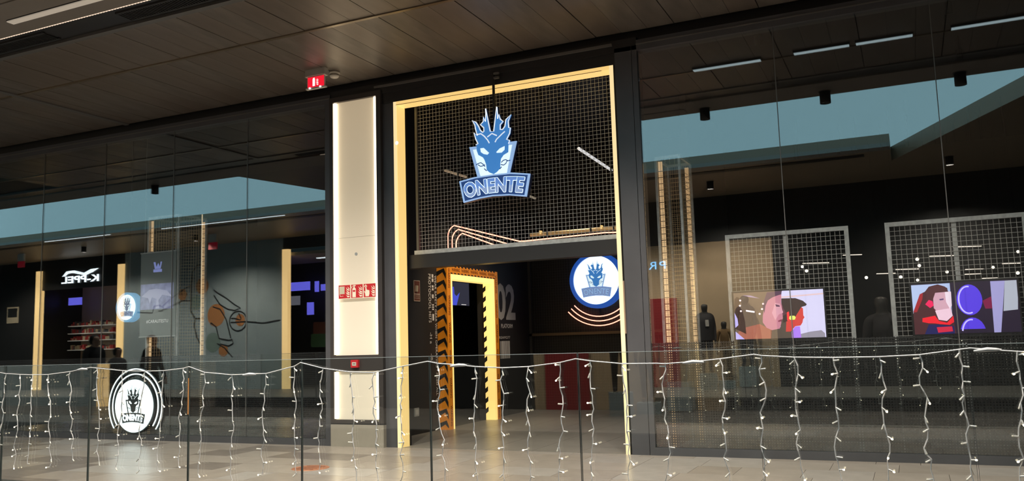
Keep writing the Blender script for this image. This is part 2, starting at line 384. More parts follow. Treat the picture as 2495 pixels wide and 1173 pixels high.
# ---- facade frame
hd = struct('wall_facade', 'charcoal metal framing of the shop front')
MB().box(-34, -0.04, 4.635, -7.03, 0.12, 4.76).box(-2.66, -0.04, 4.635, 6, 0.12, 4.76).build('head_rail', M['charcoal'], hd)
MB().box(-34, -0.052, 4.70, -7.03, -0.04, 4.712).box(-2.66, -0.052, 4.70, 6, -0.04, 4.712).build('drip_edge', M['grey_trim'], hd)
MB().box(-34, 0.06, 4.76, 6, 0.14, 5.0).build('recess_back', M['black'], hd)
MB().box(-7.03, -0.03, 4.65, -2.66, 0.10, 4.80).build('lintel', M['charcoal_dark'], hd)
MB().box(-6.3, -0.055, 4.735, -2.95, -0.03, 4.765).build('lintel_track', M['grey_trim'], hd)
MB().box(-6.2, -0.02, 4.512, -2.93, 0.10, 4.65).build('lintel_panel', M['charcoal_dark'], hd)
MB().box(-6.2, 0.0, 0.0, -6.025, 0.14, 4.66).build('post', M['charcoal'], hd)
MB().box(-2.93, -0.03, 0.0, -2.728, 0.16, 4.70).build('post', M['charcoal'], hd)
MB().box(-2.722, -0.03, 0.0, -2.66, 0.16, 4.70).build('post', M['charcoal'], hd)
MB().box(-7.12, -0.04, 0.0, -7.03, 0.12, 4.64).build('post', M['charcoal'], hd)
MB().box(-7.03, 0.06, 0, -6.2, 0.14, 4.8).build('column_back', M['charcoal_dark'], hd)
MB().box(-2.945, -0.05, 1.35, -2.93, -0.03, 1.95).build('door_latch_strip', mat('brass_strip', (0.5, 0.36, 0.26), 0.4, 0.6), hd)

# ---- glazing
def glazing(name, label, joints, film_x):
    w = struct(name, label)
    for a, b in zip(joints, joints[1:]):
        MB().box(a+0.004, 0.0, 0.09, b-0.004, 0.012, 4.64).build('pane', M['glass'], w, fix=True)
    for j in joints[1:-1]:
        MB().box(j-0.004, -0.002, 0.09, j+0.004, 0.014, 4.64).build('joint_seal', mat('seal_grey', (0.13, 0.13, 0.13), 0.4), w)
    MB().box(joints[0], -0.03, 0.0, joints[-1], 0.12, 0.085).build('bottom_rail', M['charcoal'], w)
    for a, b in film_x:
        MB().box(a, 0.030, 0.08, b, 0.032, 1.235).build('perforated_film', M['film'], w)
    return w
glazing('window_1', 'tall glass shop window left of the lit column', [-34, -20.2, -18.7, -17.25, -15.8, -14.33, -12.88, -11.44, -9.97, -8.53, -7.12], [(-34, -7.12)])
glazing('window_2', 'tall glass shop window right of the entrance', [-2.66, -1.13, 0.42, 1.95, 6.0], [(-2.66, 6.0)])

# ---- lit gold entrance frame
dr = struct('door_1', 'glowing gold frame around the tall shop entrance')
MB().box(-6.02, -0.02, 0.0, -5.975, 0.18, 4.512).build('jamb', M['gold_lit_side'], dr)
MB().box(-5.975, -0.01, 0.0, -5.965, 0.18, 4.46).build('jamb_reveal', M['gold_lit'], dr)
MB().box(-3.005, -0.02, 0.0, -2.955, 0.18, 4.512).build('jamb', M['gold_lit_side'], dr)
MB().box(-5.975, -0.02, 4.465, -3.005, 0.18, 4.512).build('head', M['gold_lit'], dr)
MB().box(-5.975, -0.024, 4.462, -3.1, -0.02, 4.468).build('head_seam', mat('gold_seam', (0.35, 0.2, 0.1), 0.5), dr)
MB().box(-6.024, -0.02, 0, -6.02, 0.02, 4.516).box(-2.955, -0.02, 0, -2.945, 0.02, 4.516).box(-6.02, -0.02, 4.512, -2.955, 0.02, 4.516).build('black_edge', M['black'], dr)
MB().disc(-5.97, 3.95, 0.025, -0.024, -0.02, 16).build('spot_reflector', M['white_lit'], dr)

# ---- shop interior shell
smesh('wall_left', MB().box(-16.5, 0.15, -0.3, -16.3, 9.2, 5.2), M['black_wall'], 'black far left wall of the shop')
smesh('wall_back', MB().box(-16.5, 9.0, -0.3, 5, 9.2, 5.2), M['black_wall'], 'black rear wall of the shop')
smesh('wall_right', MB().box(4.8, 0.15, -0.3, 5.0, 9.0, 5.2), M['black_wall'], 'black right wall of the shop')
smesh('ceiling_shop', MB().box(-16.5, 0.14, 4.9, 5, 9.2, 5.1), M['black'], 'black ceiling of the shop')
pw = struct('wall_partition', 'black partition wall inside the entrance with printed lettering')
MB().box(-6.75, 0.2, 0, -6.6, 2.2, 4.9).build('wall_section', M['black_wall'], pw)
MB().box(-6.75, 3.7, 0, -6.6, 5.75, 4.9).build('wall_section', M['black_wall'], pw)
MB().box(-6.75, 2.2, 2.42, -6.6, 3.7, 4.9).build('wall_section', M['black_wall'], pw)
mw = struct('wall_mesh', 'black wall behind the entrance clad with dark wire mesh')
MB().box(-6.6, 5.66, 0, -2.9, 5.8, 4.9).build('wall_section', M['black_wall'], mw)
MB().box(-6.6, 5.56, 1.385, -2.9, 5.64, 1.435).build('rail', mat('bronze_rail', (0.16, 0.12, 0.08), 0.45, 0.5), mw)
MB().box(-6.6, 5.56, 0.0, -6.55, 5.64, 2.86).build('rail', mat('dark_rail', (0.07, 0.07, 0.07), 0.45, 0.4), mw)
g = MB()
xx = -6.5
while xx < -2.95: g.tube([(xx, 5.60, 0.1), (xx, 5.60, 2.9)], 0.003, 4, False); xx += 0.05
zz = 0.1
while zz < 2.9: g.tube([(-6.55, 5.604, zz), (-2.95, 5.604, zz)], 0.003, 4, False); zz += 0.05
tag(g.build('wire_mesh', M['wire_dark'], mw, fix=False), kind='stuff')
smesh('wall_side', MB().box(-2.9, 3.0, 0, -2.8, 5.8, 4.9), M['black_wall'], 'black wall between the entrance area and the right window')
smesh('wall_booth', MB().box(-8.3, 2.0, 0, -8.15, 7.2, 4.9).box(-8.15, 7.05, 0, -6.6, 7.2, 4.9).box(-8.15, 1.3, 0, -6.75, 1.4, 4.9), M['black'], 'black walls of the small room behind the warning portal')

# ---- the other side of the mall (seen mirrored in the shop windows)
def oppbox(name, x0, y0, z0, x1, y1, z1, m, parent): return MB().box(x0, y0, z0, x1, y1, z1).build(name, m, parent)
M['opp_soffit'] = mat('opposite_soffit', (0.36, 0.29, 0.215), 0.5, 0.2)
M['opp_floor'] = mat('opposite_floor', (0.19, 0.175, 0.16), 0.4, noise=0.12, nscale=2)
M['opp_grey'] = mat('opposite_grey_wall', (0.30, 0.36, 0.37), 0.7, noise=0.05)
M['opp_black'] = mat('opposite_black', (0.02, 0.02, 0.02), 0.5)
M['opp_tan'] = mat('opposite_tan', (0.45, 0.33, 0.2), 0.6)
M['opp_fascia'] = mat('opposite_fascia', (0.34, 0.34, 0.32), 0.5)
oc = struct('ceiling_opposite', 'roof canopy on the other side of the mall')
MB().slab([(-36, -8.80), (-0.1, -8.80), (-0.1, -10.18), (2.6, -4.08), (8, -4.08), (8, -12.8), (-36, -12.8)], ZC, ZC+0.3).build('canopy', M['opp_soffit'], oc)
oppbox('fascia', -36, -8.8, ZC-0.03, -0.1, -8.42, ZC+0.05, M['opp_fascia'], oc)
oppbox('slot', -36, -9.35, ZC-0.012, -0.6, -9.1, ZC, M['opp_black'], oc)
MB().slab([(-12.5, -4.08), (-11.6, -8.42), (-9.9, -8.42), (-9.9, -4.08)], ZC+0.01, ZC+0.3).build('bridge_deck', mat('bridge_soffit', (0.10, 0.088, 0.075), 0.5), oc)
of = struct('floor_opposite', 'floor on the other side of the mall')
oppbox('floor_slab', -36, -12.8, -0.3, 8, -8.95, 0.0, M['opp_floor'], of)
oppbox('lower_floor', -36, -8.95, -5.3, 8, -3.56, -5.0, M['opp_floor'], of)
smesh('wall_end_added', MB().box(-36.2, -18, -5.3, -36, 9.2, 5.3), M['opp_black'], 'dark wall added at the left end of the mall against sky light')  # added wall, closes the open left end against the sky
smesh('wall_end_right_added', MB().box(8, -18, -5.3, 8.2, 9.2, 5.3), M['opp_black'], 'dark wall added at the right end of the mall against sky light')  # added wall, keeps sky light out at the right end
smesh('wall_void', MB().box(-36, -3.6, -5.3, 8, -3.56, -0.02).box(-36, -8.99, -5.3, 8, -8.95, -0.02), M['opp_black'], 'edge of the floor slabs below the balustrade')
ow = struct('wall_opposite', 'shop fronts on the other side of the mall')
Yo = -12.6
oppbox('wall_section', -36, Yo-0.1, 0, -30.3, Yo, 4.88, M['opp_black'], ow)
oppbox('wall_section', -25.6, Yo-0.1, 0, -18.4, Yo, 4.88, M['opp_grey'], ow)
oppbox('wall_section', -30.3, Yo-0.1, 3.75, -25.6, Yo, 4.88, M['opp_black'], ow)
oppbox('wall_section', -18.4, Yo-0.1, 4.5, -14.6, Yo, 4.88, M['opp_black'], ow)
oppbox('wall_section', -14.6, Yo-0.1, 0, -6.6, Yo, 4.88, M['opp_black'], ow)
oppbox('wall_section', -6.6, Yo-0.1, 0, -3.0, Yo, 3.7, M['opp_tan'], ow)
oppbox('wall_section', -6.6, Yo-0.1, 3.7, 8, Yo, 4.88, M['opp_black'], ow)
oppbox('wall_section', -3.0, Yo-0.1, 0, 8, Yo, 3.7, M['opp_black'], ow)
for x0, x1 in ((-30.3, -30.0), (-25.9, -25.6), (-18.4, -18.17)):
    oppbox('gold_jamb', x0, Yo-0.1, 0, x1, Yo+0.06, 4.5, mat('opp_gold', (0.5, 0.4, 0.2), 0.4, emit=(1.0, 0.62, 0.24), es=2.6), ow)
oppbox('shop_back', -31.5, -15.6, 0, -14.4, -15.4, 4.88, mat('opp_room', (0.5, 0.42, 0.32), 0.7), ow)
oppbox('shop_side', -31.5, -15.6, 0, -31.3, Yo-0.1, 4.88, M['opp_black'], ow)
oppbox('shop_side', -14.6, -15.6, 0, -14.4, Yo-0.1, 4.88, M['opp_black'], ow)
oppbox('shop_side', -25.6, -15.6, 0, -18.4, -15.2, 4.88, M['opp_black'], ow)
oppbox('shop_ceiling', -31.5, -15.6, 4.3, -14.4, Yo-0.1, 4.4, mat('opp_ceiling', (0.4, 0.36, 0.3), 0.7), ow)
oppbox('shop_floor', -31.5, -15.6, -0.1, -14.4, Yo-0.1, 0.0, M['opp_floor'], ow)
oppbox('red_panel', -6.35, Yo, 0.0, -5.48, Yo+0.05, 2.3, mat('opp_red', (0.22, 0.012, 0.015), 0.5, emit=(0.6, 0.02, 0.03), es=0.15), ow)
oppbox('light_slit', -5.02, Yo, 0.6, -4.98, Yo+0.02, 3.4, mat('opp_slit', (0.9, 0.7, 0.4), 0.5, emit=(1, 0.7, 0.35), es=0.5), ow)
# blue letters and white sign letters, line mural
text('sign_letters', 'PR', mat('opp_blue_letters', (0.2, 0.5, 0.9), 0.4, emit=(0.25, 0.55, 1.0), es=4), ow, (-5.72, Yo+0.03, 3.08), (-1, 0, 0), EZ, 0.46, 0.2, 0.0, 1.25)
text('sign_letters', 'K-PPEL', mat('opp_white_letters', (0.9, 0.9, 0.9), 0.4, emit=(0.9, 0.97, 1.0), es=5), ow, (-26.9, Yo+0.03, 3.95), (-1, 0, 0), EZ, 2.0, 0.26, 0.03)
MB().prism([(-28.86, 4.22), (-28.63, 4.41), (-28.21, 4.42), (-27.68, 4.3), (-27.32, 4.42), (-26.93, 4.43), (-27.21, 4.31), (-27.62, 4.2), (-28.31, 4.33), (-28.57, 4.31), (-28.7, 4.22)], Yo+0.02, Yo+0.04).build('sign_swoosh', mat('opp_white_swoosh', (0.9, 0.9, 0.9), 0.4, emit=(0.9, 0.97, 1.0), es=4.0), ow)
MURAL = [[(-24.93,2.72),(-24.19,2.67),(-24.12,2.9),(-23.87,2.93),(-23.66,2.82),(-23.71,2.73),(-23.91,2.72)], [(-23.72,2.88),(-23.42,3.07),(-22.98,3.3),(-22.6,3.48),(-22.41,3.53)],
 [(-23.61,2.78),(-23.22,2.89),(-22.78,3.04),(-22.42,3.01)], [(-22.38,3.63),(-22.34,4.0),(-22.13,4.22),(-21.94,4.22),(-21.77,4.14),(-21.7,3.85),(-21.75,3.6)],
 [(-22.38,3.63),(-22.39,2.95),(-22.39,2.66),(-22.19,2.4),(-21.76,2.38)], [(-21.36,3.33),(-21.17,3.21),(-20.79,3.02),(-20.43,2.79),(-20.18,2.67),(-20.42,2.6),(-20.7,2.64),(-21.07,2.82),(-21.35,3.15)],
 [(-21.39,2.76),(-21.07,2.67),(-20.79,2.31),(-20.59,1.68)], [(-22.19,2.36),(-22.23,2.15),(-22.08,1.72),(-21.89,1.5)], [(-21.48,2.23),(-21.24,2.08),(-21.1,1.69),(-20.68,1.61),(-20.53,1.64),(-20.48,1.5),(-20.68,1.42),(-21.05,1.5)],
 [(-21.19,1.52),(-20.86,1.37),(-20.59,1.12),(-20.5,1.05)], [(-20.28+0.37*math.cos(k*0.3927), 2.24+0.33*math.sin(k*0.3927)) for k in range(17)], [(-20.58,2.34),(-20.42,2.33),(-20.19,2.27),(-20.15,2.32),(-20.26,2.5)], [(-20.6,2.2),(-19.92,2.21),(-19.21,2.13),(-18.52,2.21)]]
g = MB()
for p in MURAL: g.ribbon(p, 0.045, Yo+0.012)
g.build('mural_lines', M['opp_black'], ow, fix=False)
g = MB()
for cx, cz, r in ((-20.19, 2.27, 0.2), (-22.79, 3.24, 0.2), (-21.88, 3.5, 0.28), (-21.25, 2.47, 0.38), (-20.91, 1.28, 0.2)): g.disc(cx, cz, r, Yo+0.008, Yo, 24)
g.build('mural_patches', mat('mural_orange', (0.42, 0.18, 0.06), 0.7), ow)
g = MB()
for cx, cz, r in ((-21.38, 1.56, 0.33), (-22.15, 2.94, 0.25)): g.disc(cx, cz, r, Yo+0.008, Yo, 24)
g.build('mural_patches', mat('mural_green', (0.17, 0.24, 0.21), 0.7), ow)
# wall sign plate, inside displays of the far shops
oppbox('wall_notice', -31.96, Yo, 2.57, -31.3, Yo+0.02, 3.2, mat('opp_notice', (0.4, 0.33, 0.22), 0.6, emit=(0.5, 0.4, 0.25), es=0.25), ow)
oppbox('wall_notice_print', -31.9, Yo+0.02, 2.80, -31.36, Yo+0.03, 3.14, M['opp_black'], ow)
pur = mat('opp_screen_violet', (0.2, 0.2, 0.9), 0.5, emit=(0.18, 0.17, 1.0), es=2.2)
for (x0, x1, z0, z1) in ((-19.75, -18.82, 3.28, 3.58), (-18.60, -18.44, 3.2, 3.57), (-18.34, -18.1, 3.23, 3.45), (-18.93, -18.66, 2.42, 2.85), (-30.95, -30.2, 3.28, 3.58)):
    oppbox('screen', x0, -14.52, z0, x1, -14.48, z1, pur, ow)
oppbox('screen', -19.7, -14.52, 2.78, -19.25, -14.48, 3.1, mat('opp_screen_grey', (0.5, 0.5, 0.55), 0.5, emit=(0.45, 0.45, 0.55), es=0.6), ow)
oppbox('display_box', -18.6, -14.7, 1.75, -18.0, -14.4, 2.15, mat('opp_maroon', (0.14, 0.05, 0.04), 0.6), ow)
oppbox('display_box', -18.7, -14.7, 1.3, -18.1, -14.4, 1.75, mat('opp_green', (0.06, 0.16, 0.08), 0.6), ow)
for zz in (1.45, 1.82, 2.1, 2.4):
    oppbox('shelf', -30.7, -14.6, zz, -28.2, -14.3, zz+0.03, mat('opp_shelf', (0.7, 0.68, 0.62), 0.5, emit=(1, 0.95, 0.85), es=0.35), ow)
    g = MB(); rg = random.Random(int(zz*100))
    cols = [mat('goods_%d' % int(zz*100+q), c, 0.6) for q, c in enumerate(((0.45, 0.05, 0.05), (0.6, 0.5, 0.35), (0.12, 0.12, 0.14)))]
    xx = -30.65
    while xx < -28.3:
        w = 0.05 + 0.07*rg.random(); g.m = rg.randrange(3); g.box(xx, -14.55, zz+0.03, xx+w*0.8, -14.4, zz+0.1+0.13*rg.random()); xx += w
    tag(g.build('shelf_goods', cols, ow), kind='stuff')
for (xa, xb) in ((-29.5, -28.9), (-28.5, -28.0)):
    oppbox('shop_lamp', xa, -14.2, 4.0, xb, -14.1, 4.03, M['white_lit'], ow)
# linear ceiling lights of the far canopy and the far shops
em('opp_lamp', (0.9, 0.97, 1.0), 2.6)
for xa, xb in ((-24.5, -21.6), (-19.5, -15.0), (-10.5, -8)):
    oppbox('canopy_lamp', xa, -8.6, ZC-0.045, xb, -8.58, ZC-0.03, M['opp_lamp'], oc)
for xa in (-29, -17.2):
    oppbox('shop_lamp', xa-0.8, -13.9, 4.27, xa+0.8, -13.8, 4.3, M['opp_lamp'], ow)
for hx in (-28.3, -19.4):
    oppbox('hanging_sign', hx-0.17, -10.53, 4.4, hx+0.17, -10.5, 4.62, mat('opp_sign_red', (0.4, 0.02, 0.03), 0.5, emit=(0.5, 0.01, 0.03), es=0.3), oc)
    oppbox('sign_mount', hx-0.17, -10.55, 4.62, hx+0.17, -10.48, 4.88, M['white_plastic'], oc)
# ================================================================== THINGS
# ---- lit column between left window and entrance
t = thing('lightbox_column', 'tall cream lightbox column with glowing edges left of the entrance', 'column', (-6.615, 0, 0))
def col_section(z0, z1, name):
    p = MB().box(-0.36, -0.012, z0, 0.345, -0.002, z1).build(name, M['col_panel'], t)
    for sx in (-0.338, 0.322):
        MB().tube([(sx, -0.03, z0+0.01), (sx, -0.03, z1-0.01)], 0.027, 10).build('led_tube', M['led_col'], p)
    return p
fr = MB()
fr.box(-0.415, -0.06, 0.30, -0.36, 0.05, 4.70).box(0.345, -0.06, 0.30, 0.415, 0.05, 4.70)
fr.box(-0.36, -0.06, 0.30, 0.345, 0.05, 0.345).box(-0.36, -0.06, 0.975, 0.345, 0.05, 1.18).box(-0.36, -0.06, 4.63, 0.345, 0.05, 4.70)
fr.build('frame', mat('column_frame', (0.06, 0.053, 0.052), 0.4, 0.3), t)
col_section(0.345, 0.975, 'lower_panel'); up = col_section(1.18, 4.63, 'upper_panel')
MB().box(-0.31, -0.0135, 2.748, 0.30, -0.012, 2.752).build('panel_seam', mat('seam_tan', (0.5, 0.45, 0.36), 0.6), up)
MB().disc(-0.02, 2.52, 0.022, -0.018, -0.012, 16).build('screw_cap', M['galv'], up)
MB().box(-0.41, -0.065, 0.0, 0.415, 0.05, 0.283).build('plinth', M['grey_plinth'], t)
MB().box(-0.415, -0.055, 0.283, 0.415, 0.05, 0.30).build('shadow_gap', M['black'], t)

# ---- fire safety sign on the column
FL = [[(0.0, 0.30), (0.35, 0.16), (1.0, 0.14), (1.0, 0.02), (0.45, 0.0)], [(-0.12, 0.52), (0.4, 0.40), (1.0, 0.34), (1.0, 0.22), (0.4, 0.26)], [(0.05, 0.76), (0.45, 0.58), (1.0, 0.50), (1.0, 0.38), (0.4, 0.46)], [(0.0, 1.0), (0.45, 0.80), (0.95, 0.74), (1.0, 0.62), (0.35, 0.70)], [(0.5, 1.05), (0.75, 0.92), (1.0, 0.84), (1.0, 0.76), (0.62, 0.86)]]
def flames(mb, x, z, w, h, y):
    for p in FL: mb.prism([(x+a*w, z+b*h) for a, b in p], y, y+0.001)
def fire_plate(parent, x, z, w, h, icon, red, white, y=0.0):
    p = MB().box(x, y-0.004, z, x+w, y, z+h).build('sign_plate', white, parent)
    MB().box(x+w*0.04, y-0.006, z+h*0.04, x+w*0.96, y-0.004, z+h*0.96).build('red_field', red, p)
    yy = y-0.008; g = MB()
    flames(g, x+w*0.63, z+h*0.10, w*0.29, h*0.72, yy)
    if icon == 'hose':
        for k in range(6): g.box(x+w*(0.09+0.075*k), yy, z+h*0.34, x+w*(0.09+0.075*k)+w*0.05, yy+0.001, z+h*0.88)
        g.box(x+w*0.09, yy, z+h*0.36, x+w*0.52, yy+0.0008, z+h*0.84); g.tube([(x+w*0.13, yy, z+h*0.36), (x+w*0.18, yy, z+h*0.18), (x+w*0.42, yy, z+h*0.2)], w*0.018, 5)
    elif icon == 'ext':
        g.prism([(x+w*0.14, z+h*0.08), (x+w*0.42, z+h*0.08), (x+w*0.42, z+h*0.66), (x+w*0.34, z+h*0.76), (x+w*0.22, z+h*0.76), (x+w*0.14, z+h*0.66)], yy, yy+0.001)
        g.box(x+w*0.23, yy, z+h*0.76, x+w*0.33, yy+0.001, z+h*0.88); g.prism([(x+w*0.22, z+h*0.84), (x+w*0.42, z+h*0.86), (x+w*0.40, z+h*0.92), (x+w*0.24, z+h*0.93)], yy, yy+0.001)
        g.ribbon([(x+w*0.26, z+h*0.90), (x+w*0.14, z+h*0.86), (x+w*0.08, z+h*0.72)], w*0.035, yy)
    else:
        g.ring(x+w*0.2, z+h*0.80, w*0.05, w*0.12, yy, yy+0.001, 4)
        g.prism([(x+w*0.08, z+h*0.44), (x+w*0.15, z+h*0.30), (x+w*0.18, z+h*0.10), (x+w*0.44, z+h*0.10), (x+w*0.50, z+h*0.28), (x+w*0.49, z+h*0.50), (x+w*0.28, z+h*0.56), (x+w*0.245, z+h*0.76), (x+w*0.175, z+h*0.76), (x+w*0.175, z+h*0.40), (x+w*0.11, z+h*0.48)], yy, yy+0.001)
    s = g.build('pictogram', white, p, fix=False)
    if icon == 'ext': MB().box(x+w*0.18, yy-0.001, z+h*0.46, x+w*0.38, yy, z+h*0.58).build('red_band', red, p)
t = thing('fire_sign', 'red fire equipment sign with hose, extinguisher and hand pictograms on the column', 'safety sign', (-6.89, -0.062, 1.925))
for k, ic in enumerate(('hose', 'ext', 'hand')): fire_plate(t, 0.2*k, 0, 0.198, 0.19, ic, M['sign_red'], M['sign_white'])
MB().box(0.02, 0.0, 0.04, 0.58, 0.05, 0.15).build('mounting_rail', M['charcoal'], t)
t = thing('fire_call_point', 'small red fire alarm call point below the tall light panel', 'alarm button', (-6.62, -0.06, 1.02))
MB().box(-0.055, -0.04, 0.0, 0.055, 0.0, 0.1).build('housing', M['dark_red'], t)
MB().box(-0.032, -0.045, 0.025, 0.032, -0.04, 0.07).build('press_plate', M['white_plastic'], t)
MB().box(-0.02, -0.047, 0.044, 0.02, -0.045, 0.052).build('print', M['black'], t)

# ---- hanging red sign and detector under the ceiling
t = thing('hanging_fire_sign', 'lit red fire extinguisher sign hanging from the ceiling above the left window', 'safety sign', (-6.735, -0.72, 4.63))
MB().box(-0.155, -0.035, 0.165, 0.155, 0.035, 0.25).build('housing', mat('sign_housing', (0.42, 0.40, 0.37), 0.5), t)
MB().box(-0.155, -0.04, 0.155, -0.12, 0.04, 0.168).build('bracket', M['white_plastic'], t); MB().box(0.12, -0.04, 0.155, 0.155, 0.04, 0.168).build('bracket', M['white_plastic'], t)
p = MB().box(-0.138, -0.012, 0.01, 0.138, 0.004, 0.16).build('panel', M['white_plastic'], t)
MB().box(-0.130, -0.014, 0.016, 0.130, -0.012, 0.153).build('red_field', M['exit_red'], p)
g = MB(); g.box(-0.05, -0.016, 0.03, -0.012, -0.015, 0.115).prism([(-0.05, 0.115), (-0.012, 0.115), (-0.02, 0.14), (-0.045, 0.135)], -0.016, -0.015); flames(g, 0.005, 0.035, 0.035, 0.085, -0.016)
g.build('pictogram', M['white_lit'], p, fix=False)
MB().box(-0.155, -0.025, -0.008, 0.155, 0.02, 0.01).build('lower_rail', M['white_plastic'], t)
for sx in (-0.085, 0.082): MB().tube([(sx, -0.03, -0.006), (sx, -0.03, 0.012)], 0.011, 10).build('led', mat('sign_led', (0.9, 0.9, 1), 0.3, emit=(0.9, 0.9, 1), es=2.5), t)
t = thing('smoke_detector', 'round cream smoke detector on the ceiling beside the red sign', 'detector', (-6.60, -0.52, 4.88))
MB().lathe([(0.0, 0.0), (0.068, 0.0), (0.07, -0.025), (0.055, -0.03), (0.0, -0.03)], 0, 0, 24).build('base', M['white_plastic'], t, True)
MB().lathe([(0.06, -0.03), (0.062, -0.06), (0.045, -0.078), (0.0, -0.08)], 0, 0, 24).build('head', M['white_plastic'], t, True)
MB().lathe([(0.063, -0.038), (0.064, -0.052), (0.062, -0.053)], 0, 0, 24).build('vent_slot', M['grey_plinth'], t)

# ---- the dragon emblem
HEAD=[(-0.249,0.198),(-0.216,0.212),(-0.247,0.276),(-0.268,0.357),(-0.223,0.315),(-0.244,0.396),(-0.255,0.458),(-0.29,0.518),(-0.235,0.486),(-0.199,0.427),(-0.178,0.376),(-0.146,0.347),(-0.13,0.357),(-0.131,0.405),(-0.176,0.448),(-0.135,0.484),(-0.134,0.545),(-0.106,0.48),(-0.098,0.642),(-0.041,0.345),(0.005,0.339),(0.056,0.644),(0.065,0.493),(0.082,0.544),(0.1,0.482),(0.138,0.447),(0.098,0.411),(0.096,0.351),(0.128,0.347),(0.161,0.384),(0.177,0.465),(0.247,0.519),(0.208,0.443),(0.212,0.359),(0.234,0.354),(0.223,0.287),(0.178,0.216),(0.22,0.198),(0.202,0.159),(0.196,0.054),(0.131,0.026),(0.094,-0.017),(0.083,-0.075),(0.081,-0.133),(0.034,-0.175),(-0.011,-0.198),(-0.069,-0.17),(-0.105,-0.136),(-0.112,-0.064),(-0.134,-0.002),(-0.155,0.031),(-0.217,0.068),(-0.238,0.13),(-0.236,0.196)]
EYES=[[(-0.187,0.148),(-0.138,0.148),(-0.066,0.076),(-0.089,0.056),(-0.141,0.071),(-0.179,0.099)], [(0.15,0.136),(0.146,0.089),(0.106,0.059),(0.042,0.063),(0.032,0.074),(0.082,0.115)]]
SHO=[(-0.343,0.182),(0.308,0.181),(0.2,-0.211),(-0.241,-0.205)]
SHI=[(-0.291,0.143),(0.25,0.141),(0.164,-0.213),(-0.194,-0.204)]
BT=[(-0.495,-0.237),(-0.28,-0.206),(-0.018,-0.199),(0.226,-0.203),(0.474,-0.244)]
BB=[(-0.441,-0.512),(-0.222,-0.48),(-0.039,-0.468),(0.192,-0.48),(0.417,-0.519)]
BROWS=[[(-0.232,0.328),(-0.173,0.333),(-0.128,0.297),(-0.083,0.243),(-0.058,0.198)],[(0.159,0.319),(0.12,0.294),(0.074,0.259),(0.04,0.233),(0.02,0.2)],[(-0.085,0.279),(-0.02,0.316),(0.048,0.28)]]
WHISK=[[(-0.25,-0.054),(-0.216,-0.04),(-0.183,-0.034),(-0.151,-0.059),(-0.126,-0.092)],[(-0.223,-0.057),(-0.184,-0.082),(-0.145,-0.074),(-0.125,-0.066)],[(0.089,-0.087),(0.127,-0.101),(0.16,-0.083),(0.173,-0.056),(0.221,-0.049)],[(0.096,-0.064),(0.129,-0.039),(0.161,-0.036),(0.186,-0.054)],[(-0.139,-0.114),(-0.105,-0.148)],[(0.101,-0.118),(0.074,-0.144)]]
def interp(c, x):
    for a, b in zip(c, c[1:]):
        if x <= b[0]: return a[1] + (b[1]-a[1])*(x-a[0])/(b[0]-a[0])
    return c[-1][1]
def letters(s, y, dx, dz, grow, mlist, cut=None):
    vs, fs, asp = text_unit('ONENTE', 0.042, 1.0)
    bm = bmesh.new()
    for a, b in vs: bm.verts.new((a, 0, b))
    bm.verts.ensure_lookup_table()
    for f in fs:
        try: bm.faces.new([bm.verts[i] for i in f])
        except ValueError: pass
    if cut: bmesh.ops.bisect_plane(bm, geom=bm.verts[:]+bm.edges[:]+bm.faces[:], plane_co=(0, 0, cut), plane_no=(0, 0, 1), clear_outer=True)
    for v in bm.verts:
        a, b = v.co.x, v.co.z
        xl = -0.400-0.05*b; xr = 0.368+0.045*b
        X = xl+(xr-xl)*a; zt = interp(BT, X)-0.045; zb = interp(BB, X)+0.04
        v.co = ((X+dx)*s, y, (zb+(zt-zb)*b+dz)*s)
    me = bpy.data.meshes.new('letters'); bm.to_mesh(me); bm.free(); me.materials.append(mlist); return me
def emblem(parent, s, y, thick, st):
    """dragon head over shield and name banner; local xz plane, front towards -y"""
    S = lambda pts: [(a*s, b*s) for a, b in pts]
    th = max(thick, 0.002); d = 0.0016
    sh = MB().prism(S(SHO), y, y+th).build('emblem_shield', st['shield'], parent)
    MB().prism(S(SHI), y-d, y).build('shield_field', st['field'], sh)
    hd_ = MB().prism(S(HEAD), y-2*d, y+th).build('emblem_head', st['head'], parent)
    crown = HEAD[:39]
    MB().ribbon(S(crown), 0.016*s, y-3*d).build('crown_outline', st['line'], hd_, fix=False)
    for e in EYES: MB().prism(S(e), y-3*d, y-2*d).build('eye', st['field'], hd_)
    g = MB()
    for b in BROWS: g.ribbon(S(b), 0.015*s, y-3*d)
    tag(g.build('brow_lines', st['line'], hd_, fix=False), kind='stuff')
    g = MB()
    for b in WHISK: g.ribbon(S(b), 0.011*s, y-3.2*d)
    tag(g.build('whiskers', st['navy'], hd_, fix=False), kind='stuff')
    ban = BT + BB[::-1]
    bn = MB().prism(S(ban), y-3*d, y+th).build('emblem_banner', st['edge'], parent)
    cx, cz = -0.01, -0.36
    MB().prism(S([(cx+(a-cx)*0.945, cz+(b-cz)*0.88) for a, b in ban]), y-4*d, y-3*d).build('banner_field', st['banner'], bn)
    for dx, dz in ((-0.006, 0), (0.006, 0), (0, 0.006), (0, -0.006)):
        link('letter_outline', letters(s, y-5*d, dx, dz, 0, st['letter_line']), bn)
    link('letters', letters(s, y-6*d, 0, 0, 0, st['letter']), bn)
    if st.get('letter_low'): link('letter_shade', letters(s, y-7*d, 0, 0, 0, st['letter_low'], 0.45), bn)
ST_BLUE = dict(shield=M['lg_lav'], field=M['lg_white'], head=M['lg_blue'], line=M['lg_outline'], navy=M['lg_navy'], edge=M['lg_lav'], banner=M['lg_navy'], letter_line=M['lg_white'], letter=M['lg_mid'], letter_low=M['lg_low'])
ST_ROUND = dict(ST_BLUE, line=M['lg_white'], edge=M['lg_mid'], banner=M['lg_low'], letter_line=M['lg_navy'], letter=M['lg_lav'], letter_low=None)
